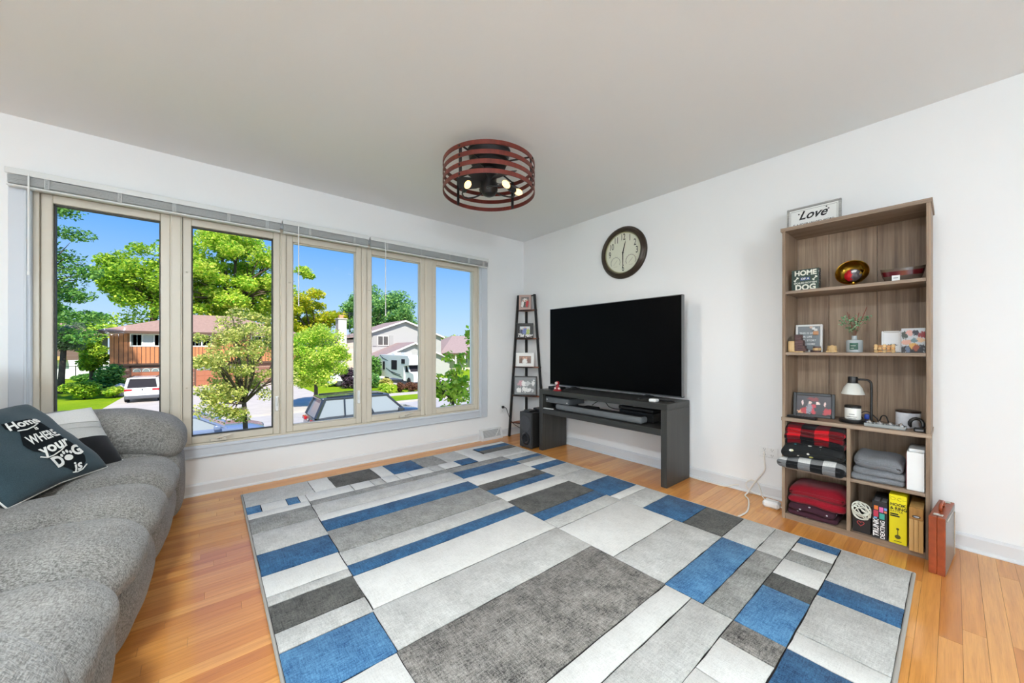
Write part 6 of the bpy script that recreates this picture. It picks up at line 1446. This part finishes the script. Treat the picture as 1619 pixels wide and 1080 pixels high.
G().box(-62, -51.2, 26.4, 42, ZG-.1, .3).build('wall', mat('tan_wall', rgb(212, 200, 178), .8), hP, smooth=0)
hip(hP, -62, -49.8, 26.2, 42, .32, 3.5, 5.5, M_shing2, .7)
for y in (25.6, 27.6, 29.4, 31.4, 33.6, 36): G().box(-49.5, -49.3, y+.79, y+1.01, ZG, .2).build('porch_post', M_winw, hP, smooth=0)
for y in (26.6, 30.4): win(hP, -51.18, y+.9-.7, y+.9+.7, -1.5, -.1, 2, M_hglass)
# ---- vehicles
M_tire = mat('tyre', rgb(28, 28, 30), .85); M_rim = mat('alloy', rgb(150, 152, 156), .3, metal=.8); M_cglass = mat('car_glass', rgb(52, 50, 54), .7, spec=.03); M_skyglass = mat('sky_pale_car_glass', rgb(150, 158, 162), .15, spec=.5); M_tail = mat('tail_light', rgb(190, 24, 36), .2); M_clad = mat('grey_cladding', rgb(92, 94, 98), .6); M_dark = mat('car_black', rgb(18, 18, 20), .4)  # pale car glass: reflected sky brightness put into its base colour
def car(name, label, x, y, heading, Lc, Wc, Hc, col, kind='suv', group=None, glass=None):
    M = Matrix.Translation((x, y, ZG+.03)) @ Matrix.Rotation(heading, 4, 'Z')
    t = thing(name, label, 'car', (x, y, ZG+.03), group); hw = Wc/2; paint = mat('car_paint', col, .22, coat=.7); gm = glass or M_cglass
    hood = .60*Hc if kind == 'suv' else .66*Hc; belt = .61*Hc if kind == 'suv' else .66*Hc; f0, r0 = Lc/2, -Lc/2
    if kind == 'suv': cab = (f0-1.25, f0-1.95, r0+.42, r0+.12)
    else: cab = (f0-1.20, f0-2.0, r0+1.25, r0+.55)
    st = [(r0, .42, belt*.80, .86), (r0+.08, .30, belt*.97, .94), (r0+.6, .24, belt, 1), (0, .22, belt, 1), (cab[0], .22, belt*.99, 1), (f0-.5, .24, hood*.95, .96), (f0-.1, .30, hood*.82, .86), (f0, .42, hood*.62, .74)]
    n = 9; vs = []; fs = []
    for (s_, zb, zt, k) in st:
        w_ = hw*k; row = [(w_*.86, zb), (w_*.97, zb+.12), (w_, (zb+zt)*.52), (w_*.965, zt-.03), (w_*.88, zt+.01)]
        for (a, z) in row: vs.append((s_, a, z))
        for (a, z) in reversed(row): vs.append((s_, -a, z))
    m_ = 10
    for i in range(len(st)-1):
        for j in range(m_): j2 = (j+1) % m_; fs.append((i*m_+j, i*m_+j2, (i+1)*m_+j2, (i+1)*m_+j)[::-1])
    fs.append(tuple(range(m_))[::-1]); fs.append(tuple((len(st)-1)*m_+j for j in range(m_)))
    G().add(vs, [f[::-1] for f in fs], 0, M).build('body_shell', paint, t, smooth=40)
    zb, zt = belt-.02, Hc-.05; wb, wt = hw*.90, hw*.74
    def ring(k, w_, z): return [(k, w_, z), (k, -w_, z)]
    vs = ring(cab[0], wb*.96, zb)+ring(cab[1], wt, zt)+ring(cab[2], wt, zt)+ring(cab[3], wb*.94, zb)
    G().add(vs, [(0, 1, 3, 2)[::-1], (2, 3, 5, 4)[::-1], (4, 5, 7, 6)[::-1], (0, 2, 4, 6)[::-1], (1, 7, 5, 3)[::-1], (0, 6, 7, 1)[::-1]], 0, M).build('glasshouse', gm, t, smooth=0)
    G().soft(cab[2]-.10, cab[1]+.10, -wt*1.04, wt*1.04, Hc-.10, Hc, .045, 8, (0, 0, .015), None, 0, M).build('roof', paint, t, smooth=180)
    g = G()
    for s_ in (-1, 1):
        for (a, b, r_) in ((cab[0], cab[1], .045), (cab[3], cab[2], .08)): g.tube([M @ Vector((a, s_*wb*.96, zb)), M @ Vector((b, s_*wt*1.01, zt))], r_, 6)
        for k in (.38, .70): g.tube([M @ Vector((cab[0]+(cab[3]-cab[0])*k, s_*wb*.98, zb)), M @ Vector((cab[1]+(cab[2]-cab[1])*k, s_*wt*1.01, zt))], .035, 6)
    g.build('pillar', paint, t)
    for s_ in (-1, 1):
        for xw in (f0-.88, r0+.85):
            Mw = M @ Matrix.Translation((xw, s_*(hw-.12), .33)) @ Matrix.Rotation(math.pi/2, 4, 'X')
            w_ = G().lathe([(.20, -.11), (.31, -.11), (.34, -.08), (.34, .08), (.31, .11), (.20, .11)], 24, (0, 0, 0), 0, Mw).build('wheel', M_tire, t)
            G().lathe([(.0001, -.118), (.20, -.115), (.20, .115), (.0001, .118)], 14, (0, 0, 0), 0, Mw).build('rim', M_rim, w_)
        G().box(r0-.02, r0+.16, s_*hw*.52, s_*hw*.93, belt*.80, belt*.92, .02, 0, M).build('tail_light', M_tail, t)
        G().box(f0-.30, f0-.02, s_*hw*.5, s_*hw*.84, hood*.66, hood*.80, .03, 0, M).build('head_light', M_rim, t)
        G().soft(cab[0]-.35, cab[0]-.15, s_*hw*1.0, s_*hw*1.16, belt-.02, belt+.14, .05, 5, (0, 0, 0), None, 0, M).build('door_mirror', paint, t, smooth=180)
        if kind == 'suv': G().tube([M @ Vector((cab[2]+.1, s_*wt*.92, Hc+.02)), M @ Vector((0, s_*wt*.95, Hc+.05)), M @ Vector((cab[1]-.15, s_*wt*.92, Hc+.02))], .022, 6).build('roof_rail', M_dark, t)
    G().box(r0-.05, r0+.2, -hw*.92, hw*.92, .26, .50, .05, 0, M).build('rear_bumper', M_clad if kind == 'suv' else paint, t)
    G().box(f0-.22, f0+.04, -hw*.86, hw*.86, .26, .46, .05, 0, M).build('front_bumper', M_clad if kind == 'suv' else paint, t)
    G().box(r0-.035, r0-.005, -.26, .26, belt*.60, belt*.60+.13, .005, 0, M).build('licence_plate', M_winw, t)
    G().lathe([(.0001, .0), (.055, 0), (.06, -.02)], 14, (0, 0, 0), 0, M @ Matrix.Translation((r0-.005, 0, belt*.86)) @ Matrix.Rotation(-math.pi/2, 4, 'Y')).build('badge', M_rim, t)
    return t, M
car('parked_car', 'white compact SUV parked on the driveway of the orange house', -33.9, -6.62, math.pi, 4.5, 1.86, 1.68, rgb(240, 240, 238), 'suv')
car('parked_car', 'dark grey SUV with roof rails parked on the street', -12.2, 2.15, math.pi/2, 4.75, 1.92, 1.80, rgb(52, 56, 60), 'suv', None, M_skyglass)
car('parked_car', 'blue-grey sedan parked on the street behind the young tree', -13.2, -3.85, math.pi/2, 4.8, 1.84, 1.44, rgb(112, 128, 156), 'sedan', None, M_skyglass)
car('parked_car', 'white car parked behind the purple bush', -35.2, 7.9, math.pi/2, 4.4, 1.8, 1.5, rgb(236, 236, 238), 'sedan')
# motorhome
Mr = Matrix.Translation((-34.6, 13.2, ZG+.03)) @ Matrix.Rotation(.0, 4, 'Z')
t = thing('motorhome', 'white motorhome with dark swoosh stripes on the neighbour driveway', 'motorhome', (-34.6, 13.2, ZG))
M_rv = mat('motorhome_white', rgb(238, 238, 236), .35); M_stripe = mat('swoosh_grey', rgb(74, 72, 78), .5)
G().prism([(-4.4, .55), (2.3, .55), (2.6, .45), (2.6, 1.9), (3.9, 2.05), (3.95, 2.6), (3.6, 2.95), (-4.3, 3.0), (-4.4, 2.9)], -1.15, 1.15, 'y', 0, Mr).build('living_box', M_rv, t, smooth=0)
G().prism([(2.4, .4), (4.6, .4), (4.7, .7), (4.6, 1.15), (3.7, 1.35), (3.1, 2.05), (2.4, 2.05)], -1.0, 1.0, 'y', 0, Mr).build('cab', M_rv, t, smooth=0)
G().add([(3.72, -.9, 1.37), (3.72, .9, 1.37), (3.16, .9, 1.98), (3.16, -.9, 1.98)], [(0, 1, 2, 3)], 0, Mr @ Matrix.Translation((.02, 0, .02))).build('windshield', M_cglass, t)
for (a, b, z0, z1) in ((-3.1, -2.55, 1.35, 2.25), (-.6, .9, 1.45, 2.45), (2.05, 2.9, 2.15, 2.6)): G().box(a, b, -1.175, -1.145, z0, z1, .01, 0, Mr).build('side_window', M_cglass, t)
G().prism([(2.75, 1.3), (3.5, 1.3), (3.05, 1.92), (2.75, 1.92)], -1.02, -.99, 'y', 0, Mr).build('cab_window', M_cglass, t)
for k, (a, b, z) in enumerate(((-2.2, 1.8, 1.15), (-1.4, 2.2, .95), (-4.0, -1.6, 2.55))):
    p = [(a, z+.35), (a+(b-a)*.35, z), (b, z-.22), (b, z-.17), (a+(b-a)*.35, z+.10), (a, z+.42)]
    G().prism(p, -1.165, -1.148, 'y', 0, Mr).build('swoosh_stripe', M_stripe, t, smooth=0)
for xw in (-2.4, 3.6):
    for s_ in (-1, 1): G().lathe([(.2, -.12), (.36, -.12), (.4, -.08), (.4, .08), (.36, .12), (.2, .12)], 22, (0, 0, 0), 0, Mr @ Matrix.Translation((xw, s_*.98, .38)) @ Matrix.Rotation(math.pi/2, 4, 'X')).build('wheel', M_tire, t)
for xa in (-2.2, .6): G().box(xa-.5, xa+.5, -.4, .4, 3.0, 3.25, .06, 0, Mr).build('roof_unit', M_rv, t)
